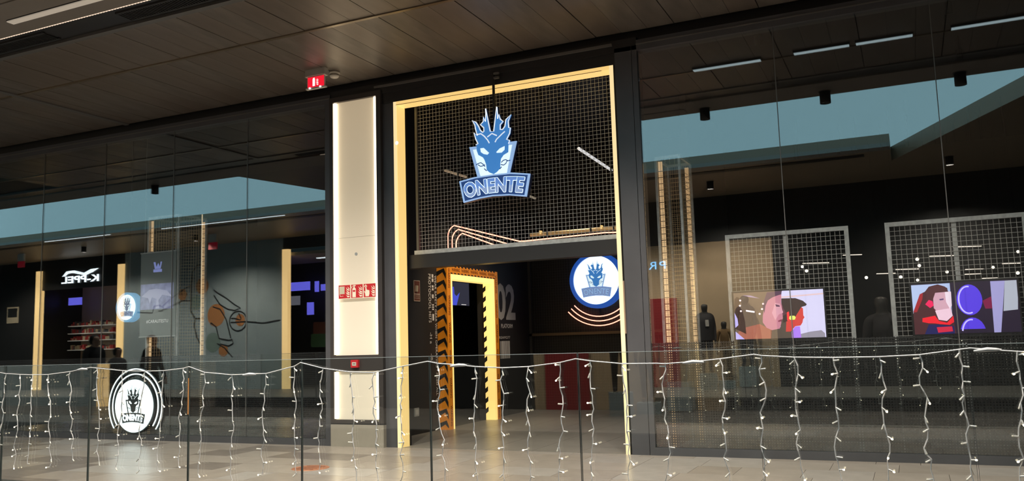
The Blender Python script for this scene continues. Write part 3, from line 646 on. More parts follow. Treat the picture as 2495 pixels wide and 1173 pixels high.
ST_BLACK = dict(shield=M['lg_black'], field=M['lg_face_dim'], head=M['lg_black'], line=M['lg_face_dim'], navy=M['lg_black'], edge=M['lg_black'], banner=M['lg_black'], letter_line=M['lg_face_dim'], letter=M['lg_face_dim'], letter_low=None)

t = thing('hanging_emblem_sign', 'large blue dragon emblem sign hanging in front of the wire mesh over the entrance', 'sign', (-4.5, -0.12, 3.55))
emblem(t, 1.0, 0.0, 0.02, ST_BLUE)
S1 = [(a*1.012, b*1.012) for a, b in HEAD]
MB().prism(S1, 0.021, 0.07).prism([(a*1.02, b*1.02) for a, b in SHO], 0.021, 0.075).prism([(a*1.015, b*1.01) for a, b in BT+BB[::-1]], 0.02, 0.08).build('sign_body', M['lg_side'], t)
MB().tube([(-0.006, 0.05, 0.3), (-0.006, 0.05, 1.12)], 0.018, 8).build('hanger_rod', M['black'], t)
MB().box(0.005, 0.03, 1.02, 0.075, 0.06, 1.045).box(0.005, 0.03, 1.075, 0.075, 0.06, 1.10).build('hanger_clamp', M['grey_trim'], t)

t = thing('round_emblem_sign', 'big round white lightbox sign with blue rim and dragon emblem on the mesh wall', 'sign', (-5.16, 5.42, 2.37))
MB().ring(0, 0, 0.445, 0.515, -0.04, 0.12, 64).build('rim', M['lg_rim'], t)
MB().disc(0, 0, 0.45, -0.01, 0.10, 64).build('face', M['lg_face'], t)
emblem(t, 0.60, -0.012, 0.002, ST_ROUND)
MB().tube([(0, 0.06, 0.5), (0, 0.06, 2.53)], 0.015, 8).build('hanger_rod', M['black'], t)
MB().box(-0.3, 0.12, -0.03, 0.3, 0.18, 0.03).build('wall_bracket', M['charcoal'], t)

t = thing('round_emblem_sign', 'small round pale lightbox sign with blue rim inside the left window', 'sign', (-11.46, 0.5, 2.03))
MB().ring(0, 0, 0.205, 0.24, -0.02, 0.10, 48).build('rim', mat('rim_cyan', (0.1, 0.3, 0.5), 0.3, emit=(0.08, 0.30, 0.55), es=0.8), t)
MB().disc(0, 0, 0.21, -0.005, 0.08, 48).build('face', mat('small_face', (0.9, 0.95, 1), 0.4, emit=(0.75, 1.0, 1.0), es=1.15), t)
emblem(t, 0.30, -0.008, 0.002, dict(ST_ROUND, head=M['lg_navy'], letter=M['lg_navy'], edge=M['lg_navy']))
MB().tube([(0, 0.04, 0.23), (0, 0.04, 2.87)], 0.01, 8).build('hanger_rod', M['black'], t)

t = thing('window_emblem_sign', 'round white backlit dragon emblem low on the left window with two white arcs', 'sign', (-10.64, -0.055, 0.505))
MB().disc(0, 0, 0.405, 0.012, 0.053, 64).build('body', M['lg_black'], t)
MB().disc(0, 0, 0.392, 0.0, 0.012, 64).build('face', M['lg_face_dim'], t)
emblem(t, 0.50, -0.002, 0.002, ST_BLACK)
for r in (0.472, 0.548):
    arc = [(r*math.cos(math.radians(a)), r*math.sin(math.radians(a))) for a in range(-38, 219, 4)]
    b = MB().ribbon(arc, 0.05, 0.035)._add([], []).build('arc_backing', M['lg_black'], t, fix=False)
    MB().tube([(x, 0.025, z) for x, z in arc], 0.010, 6).build('neon_arc', mat('arc_white', (0.9, 0.95, 0.95), 0.4, emit=(0.85, 0.97, 1.0), es=1.0), t)

# ---- wire mesh screen above the entrance, beam, neon lines, brass bar
def wire_grid(x0, x1, z0, z1, y, pitch, r):
    g = MB(); n = int(round((x1-x0)/pitch)); k = int(round((z1-z0)/pitch))
    for i in range(1, n): x = x0+(x1-x0)*i/n; g.tube([(x, y, z0), (x, y, z1)], r, 4, False)
    for i in range(1, k): z = z0+(z1-z0)*i/k; g.tube([(x0, y+2*r, z), (x1, y+2*r, z)], r, 4, False)
    return g
t = thing('mesh_screen', 'large galvanised wire mesh screen filling the top of the entrance', 'wire screen', (-4.45, 0.3, 2.48))
tag(wire_grid(-1.40, 1.50, 0.06, 2.1, 0, 0.05, 0.0024).build('wire_mesh', M['wire'], t, fix=False), kind='stuff')
MB().box(-1.46, -0.02, 0.0, 1.52, 0.03, 0.055).build('bottom_rail', M['galv'], t)
MB().box(-1.425, -0.02, 0.055, -1.39, 0.03, 2.1).build('side_rail', mat('dull_rail', (0.12, 0.12, 0.12), 0.4, 0.5), t)
MB().box(-1.46, -0.02, 2.1, 1.52, 0.03, 2.15).build('top_rail', M['charcoal_dark'], t)
smesh('trim_beam', MB().box(-6.6, 0.27, 2.30, -2.9, 0.45, 2.48), M['charcoal_dark'], 'dark cross beam under the wire mesh screen')
smesh('trim_door_side', MB().box(-6.6, 0.19, 0.0, -5.985, 0.26, 4.9), M['black'], 'black panel behind the left side of the gold entrance frame')
smesh('trim_door_side_right', MB().box(-3.0, 0.19, 0.0, -2.7, 0.26, 4.9), M['black'], 'black panel behind the right side of the gold entrance frame')
t = thing('neon_lines', 'three parallel pink neon lines behind the wire mesh screen', 'neon light', (-4.5, 0.74, 2.48))
for k, off in enumerate((0.0, 0.062, 0.124)):
    xl = -1.15+off; top = 0.425-off*0.95
    arc = [(xl+0.15-0.15*math.cos(a), top-0.15+0.15*math.sin(a)) for a in [i*math.pi/2*0.78/6 for i in range(7)]]
    path = [(xl, -0.03)] + arc
    path.append((-0.08-off*0.4, 0.13-off*1.25) if k else (-0.08, 0.125))
    if k == 0: path += [(0.0, 0.122), (1.1, 0.145), (1.3, 0.135)]
    MB().tube([(x, 0, z) for x, z in path], 0.008, 6).build('neon_tube', M['neon'], t)
g = MB()
for x in (-1.12, -0.9, -0.5, 0.3, 0.9): g.box(x, 0.01, -0.05, x+0.02, 0.03, 0.3)
g.box(-1.2, 0.03, -0.1, 1.5, 0.05, -0.05)
for x in (-1.0, 1.2): g.box(x, 0.03, -0.05, x+0.015, 0.045, 2.42)
g.build('mounting_frame', M['black'], t)
t = thing('brass_rail', 'brass light rail behind the wire mesh at the right', 'rail', (-3.85, 0.93, 2.70))
MB().tube([(-0.65, 0, 0), (0.95, 0, 0)], 0.024, 10).build('tube', mat('brass', (0.52, 0.36, 0.18), 0.35, 0.7, emit=(0.6, 0.35, 0.12), es=0.16), t)
for x in (-0.5, 0.35): MB().box(x-0.012, -0.03, 0.0, x+0.012, 0.02, 0.045).build('bracket', M['gold_lit'], t)
MB().tube([(-0.3, 0, 0), (-0.3, 0, 2.2)], 0.006, 6).tube([(0.8, 0, 0), (0.8, 0, 2.2)], 0.006, 6).build('hanger', M['black'], t)
t = thing('neon_arcs', 'three curved pink neon arcs below the big round sign', 'neon light', (-5.16, 5.52, 2.37))
for r in (0.66, 0.745, 0.83):
    MB().tube([(r*math.cos(math.radians(a)), 0, r*math.sin(math.radians(a))) for a in range(222, 319, 6)], 0.010, 6).build('neon_tube', M['neon'], t)
MB().box(-0.02, 0.012, -0.86, 0.02, 0.03, -0.5).build('mounting_bar', M['black'], t)

# ---- lettering on the black partition wall (faces +x)
XW = -6.598
def wall_text(s, y, z, w, h, m=M['grey_print'], bold=0.0, sp=1.0, down=True):
    if down: text('wall_lettering', s, m, pw, (XW, y, z), (0, 0, -1), EY, w, h, bold, sp)
    else: text('wall_lettering', s, m, pw, (XW, y, z), EY, EZ, w, h, bold, sp)
wall_text('PROTOCOOL HI75', 1.80, 2.36, 0.74, 0.075, bold=0.005, sp=1.1)
wall_text('-H a', 1.82, 1.47, 0.17, 0.065); wall_text('-IB', 1.83, 1.15, 0.10, 0.065)
wall_text('WEAR SAFETY GEAR WHEN OPERATING - NEED ALL TIMES', 1.985, 2.345, 2.05, 0.055, sp=1.05)
g = MB()
for z0, z1, n in ((2.36, 2.23, 2), (2.19, 2.10, 2), (2.05, 1.98, 1), (1.90, 1.80, 3), (1.75, 1.64, 1)):
    h = (z0-z1)/n
    for k in range(n): g.box(XW-0.001, 1.905, z0-h*k, XW, 1.955, z0-h*(k+1)+0.012)
g.build('wall_blocks', M['grey_print'], pw)
wall_text('02', 4.12, 1.68, 0.82, 0.66, m=mat('grey_number', (0.5, 0.5, 0.5), 0.6), bold=0.03, down=False)
wall_text('PLATFORM', 4.32, 1.54, 0.48, 0.075, bold=0.01, down=False)
wall_text('REAM277', 4.22, 1.35, 0.46, 0.045, down=False)
g = MB(); yy = 4.26; rb = random.Random(2)
while yy < 4.66:
    w = rb.choice([0.008, 0.014, 0.022]); g.box(XW-0.001, yy, 1.0, XW, yy+w, 1.31); yy += w + rb.choice([0.008, 0.014])
g.build('wall_barcode', M['grey_print'], pw)
t = thing('wall_fire_notice', 'small framed fire notice on the black wall inside the entrance', 'safety sign', (-6.6, 1.45, 1.93))
MB().box(0, -0.085, 0, 0.012, 0.085, 0.31).build('frame', mat('notice_frame', (0.6, 0.5, 0.42), 0.6), t)
MB().box(0.012, -0.075, 0.115, 0.014, 0.075, 0.30).box(0.012, -0.075, 0.012, 0.014, 0.075, 0.10).build('field', mat('notice_red', (0.16, 0.05, 0.03), 0.6), t)
MB().tube([(0.015, -0.03, 0.14), (0.015, -0.02, 0.23)], 0.03, 8).build('pictogram', mat('notice_print', (0.55, 0.48, 0.36), 0.6), t)
for zz in (0.035, 0.068): text('lettering', 'PULSADOR' if zz > 0.05 else 'DE ALARMA', mat('notice_letters', (0.5, 0.42, 0.34), 0.6), t, (0.0155, -0.068, zz), EY, EZ, 0.136, 0.024)
t = thing('wall_socket', 'small grey socket plate low on the black wall inside the entrance', 'socket', (-6.6, 1.39, 0.26))
MB().box(0, -0.06, 0, 0.015, 0.06, 0.12).build('plate', mat('socket_grey', (0.35, 0.35, 0.34), 0.5), t)
MB().box(0.015, -0.035, 0.025, 0.018, 0.035, 0.095).build('insert', mat('socket_light', (0.5, 0.5, 0.48), 0.5), t)

# ---- orange warning portal
t = thing('warning_portal', 'orange and black hazard striped portal with glowing yellow inner edge', 'portal', (-6.6, 2.06, 0))
near = MB().box(0, 0, 0, 0.18, 0.12, 2.50).build('post', M['orange'], t)
far = MB().box(0, 1.66, 0, 0.18, 1.79, 2.50).build('post', M['orange'], t)
top = MB().box(0, 0.12, 2.37, 0.18, 1.66, 2.50).build('header', M['orange'], t)
MB().box(0, 0.12, 0, 0.178, 0.17, 2.37).build('light_edge', M['yellow_lit'], near)
MB().box(0, 1.58, 0, 0.178, 1.66, 2.37).build('light_edge', M['yellow_lit'], far)
MB().box(0, 0.17, 2.29, 0.178, 1.58, 2.37).build('light_edge', M['yellow_lit'], top)
DKR = mat('dark_red_print', (0.16, 0.02, 0.005), 0.6)
g = MB(); zz = 0.02
while zz < 2.45:
    g._add([(0.0, -0.002, zz), (0.105, -0.002, zz+0.06), (0.165, -0.002, zz-0.05 if zz > 0.1 else zz), (0.165, -0.002, zz+0.035), (0.13, -0.002, zz+0.12), (0.0, -0.002, zz+0.075)], [(0, 1, 2, 3, 4, 5)]); zz += 0.178
tag(g.build('hazard_stripe', M['black'], near, fix=False), kind='stuff')
for k in range(6):
    text('lettering', 'WARNING', DKR, near, (0.182, 0.035, 2.46-0.42*k), (0, 0, -1), EY, 0.31, 0.055, 0.01)
    text('lettering', 'WARNING', DKR, far, (0.182, 1.695, 2.44-0.42*k), (0, 0, -1), EY, 0.31, 0.055, 0.01)
for k in range(5): text('lettering', 'WARNING', DKR, top, (0.182, 0.16+0.315*k, 2.415), EY, EZ, 0.26, 0.05, 0.01)
g = MB()
for k in range(14): g._add([(0.182, 0.13+0.115*k, 2.372), (0.182, 0.19+0.115*k, 2.372), (0.182, 0.175+0.115*k, 2.392), (0.182, 0.115+0.115*k, 2.392)], [(0, 1, 2, 3)]); g._add([(0.182, 0.14+0.115*k, 2.48), (0.182, 0.20+0.115*k, 2.48), (0.182, 0.185+0.115*k, 2.50), (0.182, 0.125+0.115*k, 2.50)], [(0, 1, 2, 3)])
tag(g.build('hazard_stripe', M['black'], top, fix=False), kind='stuff')
g = MB()
for k in range(14): g._add([(-0.001+0.0, 1.578, 0.1+0.17*k), (0.05, 1.578, 0.14+0.17*k), (0.05, 1.578, 0.22+0.17*k), (0.0, 1.578, 0.18+0.17*k)], [(0, 1, 2, 3)])
tag(g.build('hazard_stripe', M['black'], far, fix=False), kind='stuff')

# ---- screen and mannequin in the booth behind the portal
t = thing('wall_screen', 'dark wall screen with a blue figure seen through the orange portal', 'screen', (-8.14, 5.55, 2.02))
MB().box(0, -0.44, 0, 0.04, 0.44, 0.5).build('body', M['charcoal_dark'], t)
MB().box(0.04, -0.42, 0.02, 0.045, 0.42, 0.48).build('display', mat('booth_display', (0.05, 0.05, 0.06), 0.3, emit=(0.03, 0.03, 0.045), es=1.0), t)
g = MB(); g._add([(0.047, a, b) for a, b in ((-0.40, 0.02), (-0.12, 0.02), (0.02, 0.28), (-0.12, 0.20), (-0.2, 0.24), (-0.22, 0.38), (-0.3, 0.38), (-0.3, 0.24), (-0.36, 0.16))], [tuple(range(9))])
g.build('picture_figure', mat('booth_blue', (0.1, 0.12, 0.7), 0.4, emit=(0.07, 0.09, 0.62), es=0.9), t, fix=False)
MB().box(0.046, 0.08, 0.035, 0.047, 0.28, 0.045).build('caption', M['white_lit'], t)
# ---- people and mannequins
def figure(name, label, cat, loc, rz, h, cloth, legs, skin, hair=None, group=None, stride=0.0, person=False, arms=0.0):
    root = thing(name, label, cat, loc, group, rz)
    V = []; Ed = []; Rd = []
    def v(p, r, par=None):
        V.append(Vector(p)*h); Rd.append(r*h)
        if par is not None: Ed.append((par, len(V)-1))
        return len(V)-1
    pel = v((0, 0, 0.53), 0.078); sp = v((0, 0.004, 0.62), 0.072, pel); ch = v((0, 0.0, 0.735), 0.088, sp)
    nb = v((0, 0.008, 0.82), 0.050, ch); nk = v((0, 0.0, 0.862), 0.032, nb)
    h1 = v((0, -0.012, 0.895), 0.044, nk); h2 = v((0, -0.008, 0.94), 0.056, h1); v((0, 0.002, 0.975), 0.042, h2)
    for s in (-1, 1):
        st = stride*s
        sh = v((0.098*s, 0.006, 0.805), 0.044, nb)
        el = v((0.128*s, 0.012-st*0.25, 0.645), 0.031, sh); wr = v((0.132*s, -0.03-arms-st*0.5, 0.50), 0.020, el)
        pa = v((0.131*s, -0.036-arms-st*0.5, 0.462), 0.019, wr)
        for k, (dy, L) in enumerate(((-0.016, 0.040), (-0.006, 0.046), (0.005, 0.043), (0.015, 0.034))):
            a = v((0.129*s, -0.036+dy-arms-st*0.5, 0.452-L*0.5), 0.0062, pa); v((0.123*s, -0.040+dy-arms-st*0.5, 0.452-L), 0.0052, a)
        th = v((0.118*s, -0.056-arms-st*0.5, 0.455), 0.0068, pa); v((0.113*s, -0.066-arms-st*0.5, 0.438), 0.0055, th)
        hp = v((0.048*s, 0, 0.495), 0.062, pel); kn = v((0.052*s, -0.012+st*0.35, 0.285), 0.041, hp)
        an = v((0.053*s, 0.012+st*0.9, 0.052+abs(st)*0.05), 0.027, kn); hl = v((0.053*s, 0.004+st*0.9, 0.026+abs(st)*0.03), 0.027, an)
        v((0.060*s, -0.085+st*0.9, 0.018), 0.022, hl)
    me = bpy.data.meshes.new('body'); me.from_pydata([tuple(p) for p in V], Ed, [])
    ob = bpy.data.objects.new('body_src', me); COL.objects.link(ob)
    sk = ob.modifiers.new('skin', 'SKIN'); sk.use_smooth_shade = True
    for i, r in enumerate(Rd): me.skin_vertices[0].data[i].radius = (r, r*0.82 if i in (pel, sp, ch) else r)
    me.skin_vertices[0].data[pel].use_root = True
    sb = ob.modifiers.new('sub', 'SUBSURF'); sb.levels = 2; sb.render_levels = 2
    dg = bpy.context.evaluated_depsgraph_get()
    bm_ = bpy.data.meshes.new_from_object(ob.evaluated_get(dg)); bpy.data.objects.remove(ob)
    for m in (skin, cloth, legs): bm_.materials.append(m)
    for p in bm_.polygons:
        z = p.center.z/h; p.use_smooth = True
        xa = abs(p.center.x)/h
        p.material_index = 0 if (z > 0.852 or (xa > 0.095 and z < 0.50)) else (1 if z > 0.505 or (xa > 0.095) else 2)
    b = link('body', bm_, root)
    if hair:
        g = MB(); g.lathe([(0.0, 0.995*h), (0.035*h, 0.988*h), (0.058*h, 0.96*h), (0.061*h, 0.93*h), (0.052*h, 0.90*h), (0.045*h, 0.885*h)], 0, 0.012*h, 20)
        g.build('hair', hair, root, True)
    if person:
        for s in (-1, 1): MB().lathe([(0, 0.004*h), (0.005*h, 0), (0, -0.004*h)], 0, 0, 8).build('eye', M['black'], root).location = (0.018*s*h, -0.062*h, 0.928*h)
    return root
M['jacket'] = mat('dark_jacket', (0.022, 0.020, 0.022), 0.8); M['trouser'] = mat('dark_trousers', (0.015, 0.015, 0.017), 0.85)
M['mann_skin'] = mat('mannequin_grey', (0.04, 0.036, 0.032), 0.45); M['hair_dark'] = mat('dark_hair', (0.012, 0.009, 0.008), 0.8)
M['skin'] = mat('skin', (0.33, 0.2, 0.14), 0.6); M['tan_cloth'] = mat('tan_cloth', (0.20, 0.12, 0.05), 0.8)
def podium(root, h):
    MB().box(-0.2, -0.18, -h, 0.2, 0.18, -0.01).build('podium', M['opp_grey'], root)
m1 = figure('mannequin', 'dark mannequin in a black jacket with a white tag mirrored in the right window', 'mannequin', (-4.55, -11.55, 0.40), math.pi-0.35, 1.71, M['jacket'], M['trouser'], M['mann_skin'], group='mannequins of the far display')
MB().lathe([(0.10, 1.42), (0.19, 1.38), (0.215, 1.20), (0.205, 0.95), (0.22, 0.78)], 0, 0.0, 24).build('jacket', M['jacket'], m1, True)
MB().box(-0.06, -0.225, 1.12, 0.02, -0.20, 1.28).build('price_tag', M['white_plastic'], m1); podium(m1, 0.42)
podium(figure('mannequin', 'small tan clothed mannequin mirrored beside the black jacket mannequin', 'mannequin', (-4.18, -11.96, 0.2), math.pi-0.2, 1.47, M['tan_cloth'], M['tan_cloth'], M['mann_skin'], group='mannequins of the far display'), 0.2)
podium(figure('mannequin', 'tall dark mannequin mirrored at the left edge of the profile faces screen', 'mannequin', (-3.72, -12.38, 0.52), math.pi, 1.76, M['jacket'], M['trouser'], M['mann_skin'], M['hair_dark'], group='mannequins of the far display'), 0.5)
figure('mannequin', 'dark mannequin deep in the shop between the two wire panels', 'mannequin', (-0.32, 2.6, 0.0), -0.2, 1.78, M['jacket'], M['trouser'], M['mann_skin'])
figure('person', 'person in dark clothes with dark hair walking, mirrored in the left window', 'person', (-14.9, -2.7, 0.0), math.radians(100), 1.69, M['jacket'], M['trouser'], M['skin'], M['hair_dark'], stride=0.10, person=True)
figure('person', 'child in dark clothes walking, mirrored at the right edge of the far doorway', 'person', (-14.3, -2.75, 0.0), math.radians(100), 1.42, M['jacket'], M['trouser'], M['skin'], M['hair_dark'], stride=0.08, person=True)
figure('person', 'person with reddish brown hair walking, mirrored before the grey mural', 'person', (-13.2, -2.6, 0.0), math.radians(80), 1.64, M['trouser'], M['jacket'], M['skin'], mat('red_brown_hair', (0.10, 0.03, 0.025), 0.8), stride=-0.10, person=True)

# ---- lit mesh cages in the windows
def cage(name, label, x0, x1, y0, y1, ztop, lamp):
    t = thing(name, label, 'display cage', ((x0+x1)/2, (y0+y1)/2, 0), group='lit mesh display cages')
    w, d = (x1-x0)/2, (y1-y0)/2; r = 0.014
    for sx, sy in ((-1, -1), (1, -1), (-1, 1), (1, 1)):
        MB().box(sx*w-r, sy*d-r, 0.02, sx*w+r, sy*d+r, ztop).build('post', M['galv'], t)
        if (sx, sy) in ((-1, -1), (1, 1)):
            ld = MB().box(sx*(w-0.045)-0.024, sy*d-0.010+0.03*(sy < 0), 0.05, sx*(w-0.045)+0.024, sy*d+0.006+0.03*(sy < 0), ztop-0.03).build('led_profile', lamp, t)
            g = MB(); z = 0.1
            while z < ztop-0.1: g.box(sx*(w-0.045)-0.026, sy*d-0.012+0.03*(sy < 0), z, sx*(w-0.045)+0.026, sy*d-0.010+0.03*(sy < 0), z+0.008); z += 0.075
            tag(g.build('led_ticks', M['black'], ld), kind='stuff')
    for z in (0.02, ztop):
        MB().box(-w, -d-r, z, w, -d+r, z+2*r).box(-w, d-r, z, w, d+r, z+2*r).box(-w-r, -d, z, -w+r, d, z+2*r).box(w-r, -d, z, w+r, d, z+2*r).build('rail', M['galv'], t)
    g = MB(); n = max(3, int(2*w/0.05)); k = int((ztop-0.1)/0.05); nd = max(3, int(2*d/0.05))
    for i in range(1, n):
        for sy in (-d, d): g.tube([(-w+2*w*i/n, sy, 0.05), (-w+2*w*i/n, sy, ztop)], 0.0022, 4, False)
    for i in range(1, nd):
        for sx in (-w, w): g.tube([(sx, -d+2*d*i/nd, 0.05), (sx, -d+2*d*i/nd, ztop)], 0.0022, 4, False)
    for i in range(1, k):
        z = 0.05+i*0.05
        g.tube([(-w, -d, z), (w, -d, z), (w, d, z), (-w, d, z), (-w, -d, z)], 0.0022, 4, False)
    tag(g.build('wire_mesh', M['wire_gold'], t, fix=False), kind='stuff')
    return t
cage('display_cage', 'warm lit wire mesh cage behind the left window, beside the grey banner', -10.86, -10.22, 0.36, 0.93, 3.40, M['led_warm'])
cage('display_cage', 'slim warm lit wire mesh cage behind the right window next to the dark post', -2.60, -2.32, 0.36, 0.92, 3.40, M['led_warm'])

# ---- galvanised mesh panels with screens in the right window
def mesh_panel(label, x0, x1, y):
    t = thing('wire_screen', label, 'wire panel', ((x0+x1)/2, y, 0), group='wire panels in the right window')
    w = (x1-x0)/2; z1 = 2.43
    for sx in (-1, 1): MB().box(sx*(w-0.022)-0.022, -0.02, 0.02, sx*(w-0.022)+0.022, 0.02, z1-0.045).build('side_rail', M['galv'], t)
    MB().box(-w, -0.02, z1-0.045, w, 0.02, z1).build('top_rail', M['galv'], t)
    MB().box(-w, -0.02, 0.0, w, 0.02, 0.045).build('bottom_rail', M['galv'], t)
    MB().box(-0.022, 0.012, 0.045, 0.022, 0.04, z1-0.045).build('middle_rail', M['galv'], t)
    tag(wire_grid(-w+0.04, w-0.04, 0.04, z1-0.045, 0, 0.05, 0.0026).build('wire_mesh', M['wire'], t, fix=False), kind='stuff')
    for sx in (-1, 1): MB().box(sx*(w-0.1)-0.03, -0.15, 0.0, sx*(w-0.1)+0.03, 0.25, 0.02).build('foot', M['galv'], t)
    return t
mesh_panel('left galvanised wire mesh panel behind the right window, carrying the profile faces screen', -1.84, -0.53, 0.38)
mesh_panel('right galvanised wire mesh panel behind the right window, carrying the gamer screen', -0.17, 1.13, 0.38)
def screen(label, x, z):
    t = thing('display_screen', label, 'screen', (x, 0.31, z), group='screens in the right window')
    MB().box(-0.495, 0.0, -0.275, 0.49, 0.035, 0.275).build('body', M['charcoal_dark'], t)
    MB().box(-0.1, 0.035, -0.1, 0.1, 0.05, 0.1).build('wall_mount', M['black'], t)
    return t
def pic(t, name, pts, c, k, s=1.0):
    """one flat colour area of the picture shown on a screen"""
    w = 0.475; h = 0.258
    pts = [(max(-w, min(w, a)), max(-h, min(h, b))) for a, b in pts]
    q = []
    for p in pts:
        if not q or (abs(p[0]-q[-1][0])+abs(p[1]-q[-1][1])) > 1e-4: q.append(p)
    MB().prism(q, -0.002-0.0004*k, -0.0016-0.0004*(k-1)).build(name, mat('screen_'+name, tuple(min(1, v) for v in c), 0.4, emit=c, es=s), t)
FULL = [(-0.475, -0.258), (0.475, -0.258), (0.475, 0.258), (-0.475, 0.258)]
t = screen('wall screen showing two faces in profile, one wearing a cap', -1.30, 1.505)
pic(t, 'display', FULL, (0.62, 0.60, 0.86), 0, 0.9)
pic(t, 'picture_wall', [(-0.475, -0.27), (-0.1, -0.27), (0.05, 0.27), (-0.475, 0.27)], (0.17, 0.12, 0.085), 1, 0.7)
pic(t, 'picture_ledge', [(0.03, 0.18), (0.475, 0.20), (0.475, 0.215), (0.03, 0.195)], (0.75, 0.55, 0.58), 1, 0.8)
pic(t, 'picture_neck', [(-0.378,-0.131),(-0.208,-0.095),(-0.081,-0.167),(-0.095,-0.267),(-0.47,-0.259),(-0.44,-0.172)], (0.38, 0.13, 0.09), 2, 0.8)
pic(t, 'picture_backdrop', [(-0.097,-0.166),(0.011,-0.136),(0.054,0.149),(0.145,0.178),(0.124,-0.265),(-0.1,-0.267)], (0.10, 0.075, 0.06), 2, 0.8)
pic(t, 'picture_shirt', [(0.125,-0.19),(0.164,-0.137),(0.213,-0.134),(0.22,-0.264),(0.124,-0.265)], (0.40, 0.20, 0.85), 3, 0.9)
pic(t, 'picture_shoulder', [(0.215,-0.218),(0.312,-0.196),(0.431,-0.183),(0.464,-0.217),(0.464,-0.266),(0.22,-0.264)], (0.30, 0.28, 0.36), 3, 0.8)
pic(t, 'picture_cheek', [(0.173,-0.008),(0.242,0.073),(0.257,0.056),(0.256,-0.019),(0.267,-0.041),(0.25,-0.061),(0.243,-0.094),(0.221,-0.126),(0.165,-0.133),(0.113,-0.189),(0.064,-0.188),(0.086,0.021)], (0.62, 0.06, 0.05), 4, 0.8)
pic(t, 'picture_cap', [(0.039,0.175),(0.185,0.172),(0.263,0.139),(0.3,0.1),(0.287,0.084),(0.242,0.073),(0.173,-0.03),(0.13,-0.06),(0.043,-0.09),(0.036,0.133)], (0.055, 0.035, 0.03), 5, 0.8)
pic(t, 'picture_headphone', [(0.086, 0.02), (0.11, 0.03), (0.113, -0.07), (0.085, -0.07)], (0.9, 0.05, 0.05), 6, 0.8)
pic(t, 'picture_light', [(0.111,-0.026),(0.124,-0.017),(0.164,-0.018),(0.177,-0.037),(0.165,-0.062),(0.121,-0.063),(0.107,-0.051)], (0.72, 0.8, 0.16), 7, 0.9)
pic(t, 'picture_face', [(-0.113,0.242),(0.043,0.234),(0.034,0.124),(0.081,0.004),(0.039,-0.019),(0.046,-0.036),(0.023,-0.069),(0.022,-0.094),(0.002,-0.152),(-0.081,-0.167),(-0.137,-0.139),(-0.174,-0.079),(-0.17,-0.011),(-0.142,0.107)], (0.55, 0.22, 0.30), 5, 0.8)
pic(t, 'picture_cheekbone', [(-0.03, 0.13), (0.02, 0.12), (0.05, 0.02), (0.0, 0.0), (-0.04, -0.06), (-0.07, 0.02)], (0.66, 0.33, 0.42), 6, 0.8)
pic(t, 'picture_eye', [(-0.03, 0.115), (0.015, 0.10), (0.018, 0.085), (-0.02, 0.088)], (0.12, 0.05, 0.09), 7, 0.8)
pic(t, 'picture_mouth', [(-0.01, -0.065), (0.03, -0.05), (0.025, -0.075), (-0.01, -0.08)], (0.25, 0.05, 0.09), 7, 0.8)
pic(t, 'picture_hair', [(-0.11,0.25),(0.048,0.259),(0.042,0.22),(-0.0,0.21),(-0.057,0.19),(-0.105,0.16),(-0.135,0.1),(-0.15,0.02),(-0.165,0.1)], (0.10, 0.05, 0.09), 7, 0.8)
pic(t, 'picture_bar', [(-0.348,0.066),(-0.254,0.048),(-0.256,0.030),(-0.347,0.047)], (0.95, 0.85, 0.88), 7, 1.0)
pic(t, 'picture_streak', [(-0.377,0.229),(-0.289,0.223),(-0.191,0.186),(-0.29,0.204)], (0.4, 0.3, 0.45), 7, 0.8)
for a, b in ((-0.404,0.173),(-0.41,0.115),(-0.403,0.054),(-0.158,0.125),(-0.173,0.068),(-0.202,0.016)):
    pic(t, 'picture_dot', [(a+0.012*math.cos(q*0.785), b+0.011*math.sin(q*0.785)) for q in range(8)], (0.92, 0.75, 0.78), 7, 1.0)
pic(t, 'painted_silhouette', [(-0.475, 0.10), (-0.465, 0.19), (-0.44, 0.215), (-0.41, 0.20), (-0.405, 0.15), (-0.42, 0.11), (-0.385, 0.06), (-0.365, -0.06), (-0.36, -0.20), (-0.475, -0.14)], (0.05, 0.026, 0.02), 6, 0.8)  # dark shape of the mirrored figure, painted into the screen picture
pic(t, 'picture_sleeve', [(-0.475, 0.04), (-0.445, -0.03), (-0.44, -0.10), (-0.475, -0.13)], (0.48, 0.42, 0.85), 7, 0.9)
pic(t, 'picture_corner', [(-0.475, -0.17), (-0.38, -0.258), (-0.475, -0.258)], (0.48, 0.42, 0.85), 7, 0.9)
t = screen('wall screen showing a gamer in red headphones beside violet glowing fans', 0.51, 1.505)
pic(t, 'display', FULL, (0.02, 0.012, 0.03), 0, 0.8)
pic(t, 'picture_sky', [(-0.477,0.248),(-0.118,0.252),(-0.119,-0.053),(-0.334,-0.07),(-0.482,-0.045)], (0.42, 0.52, 0.80), 1, 0.9)
pic(t, 'picture_chair', [(-0.485,-0.045),(-0.399,0.153),(-0.35,0.177),(-0.311,0.226),(-0.228,0.245),(-0.144,0.205),(-0.116,-0.079),(-0.097,-0.27),(-0.478,-0.266)], (0.07, 0.02, 0.025), 2, 0.8)
pic(t, 'picture_chair_edge', [(-0.475,-0.03),(-0.40,0.153),(-0.37,0.165),(-0.38,0.10),(-0.44,-0.03)], (0.35, 0.02, 0.03), 3, 0.8)
pic(t, 'picture_shirt', [(-0.384,-0.261),(-0.341,-0.16),(-0.26,-0.163),(-0.112,-0.181),(-0.108,-0.27)], (0.015, 0.015, 0.10), 3, 0.8)
pic(t, 'picture_collar', [(-0.394,-0.093),(-0.276,-0.072),(-0.246,-0.125),(-0.172,-0.147),(-0.11,-0.079),(-0.109,-0.143),(-0.15,-0.17),(-0.232,-0.16),(-0.287,-0.15),(-0.34,-0.147),(-0.397,-0.132)], (0.85, 0.015, 0.03), 4, 0.8)
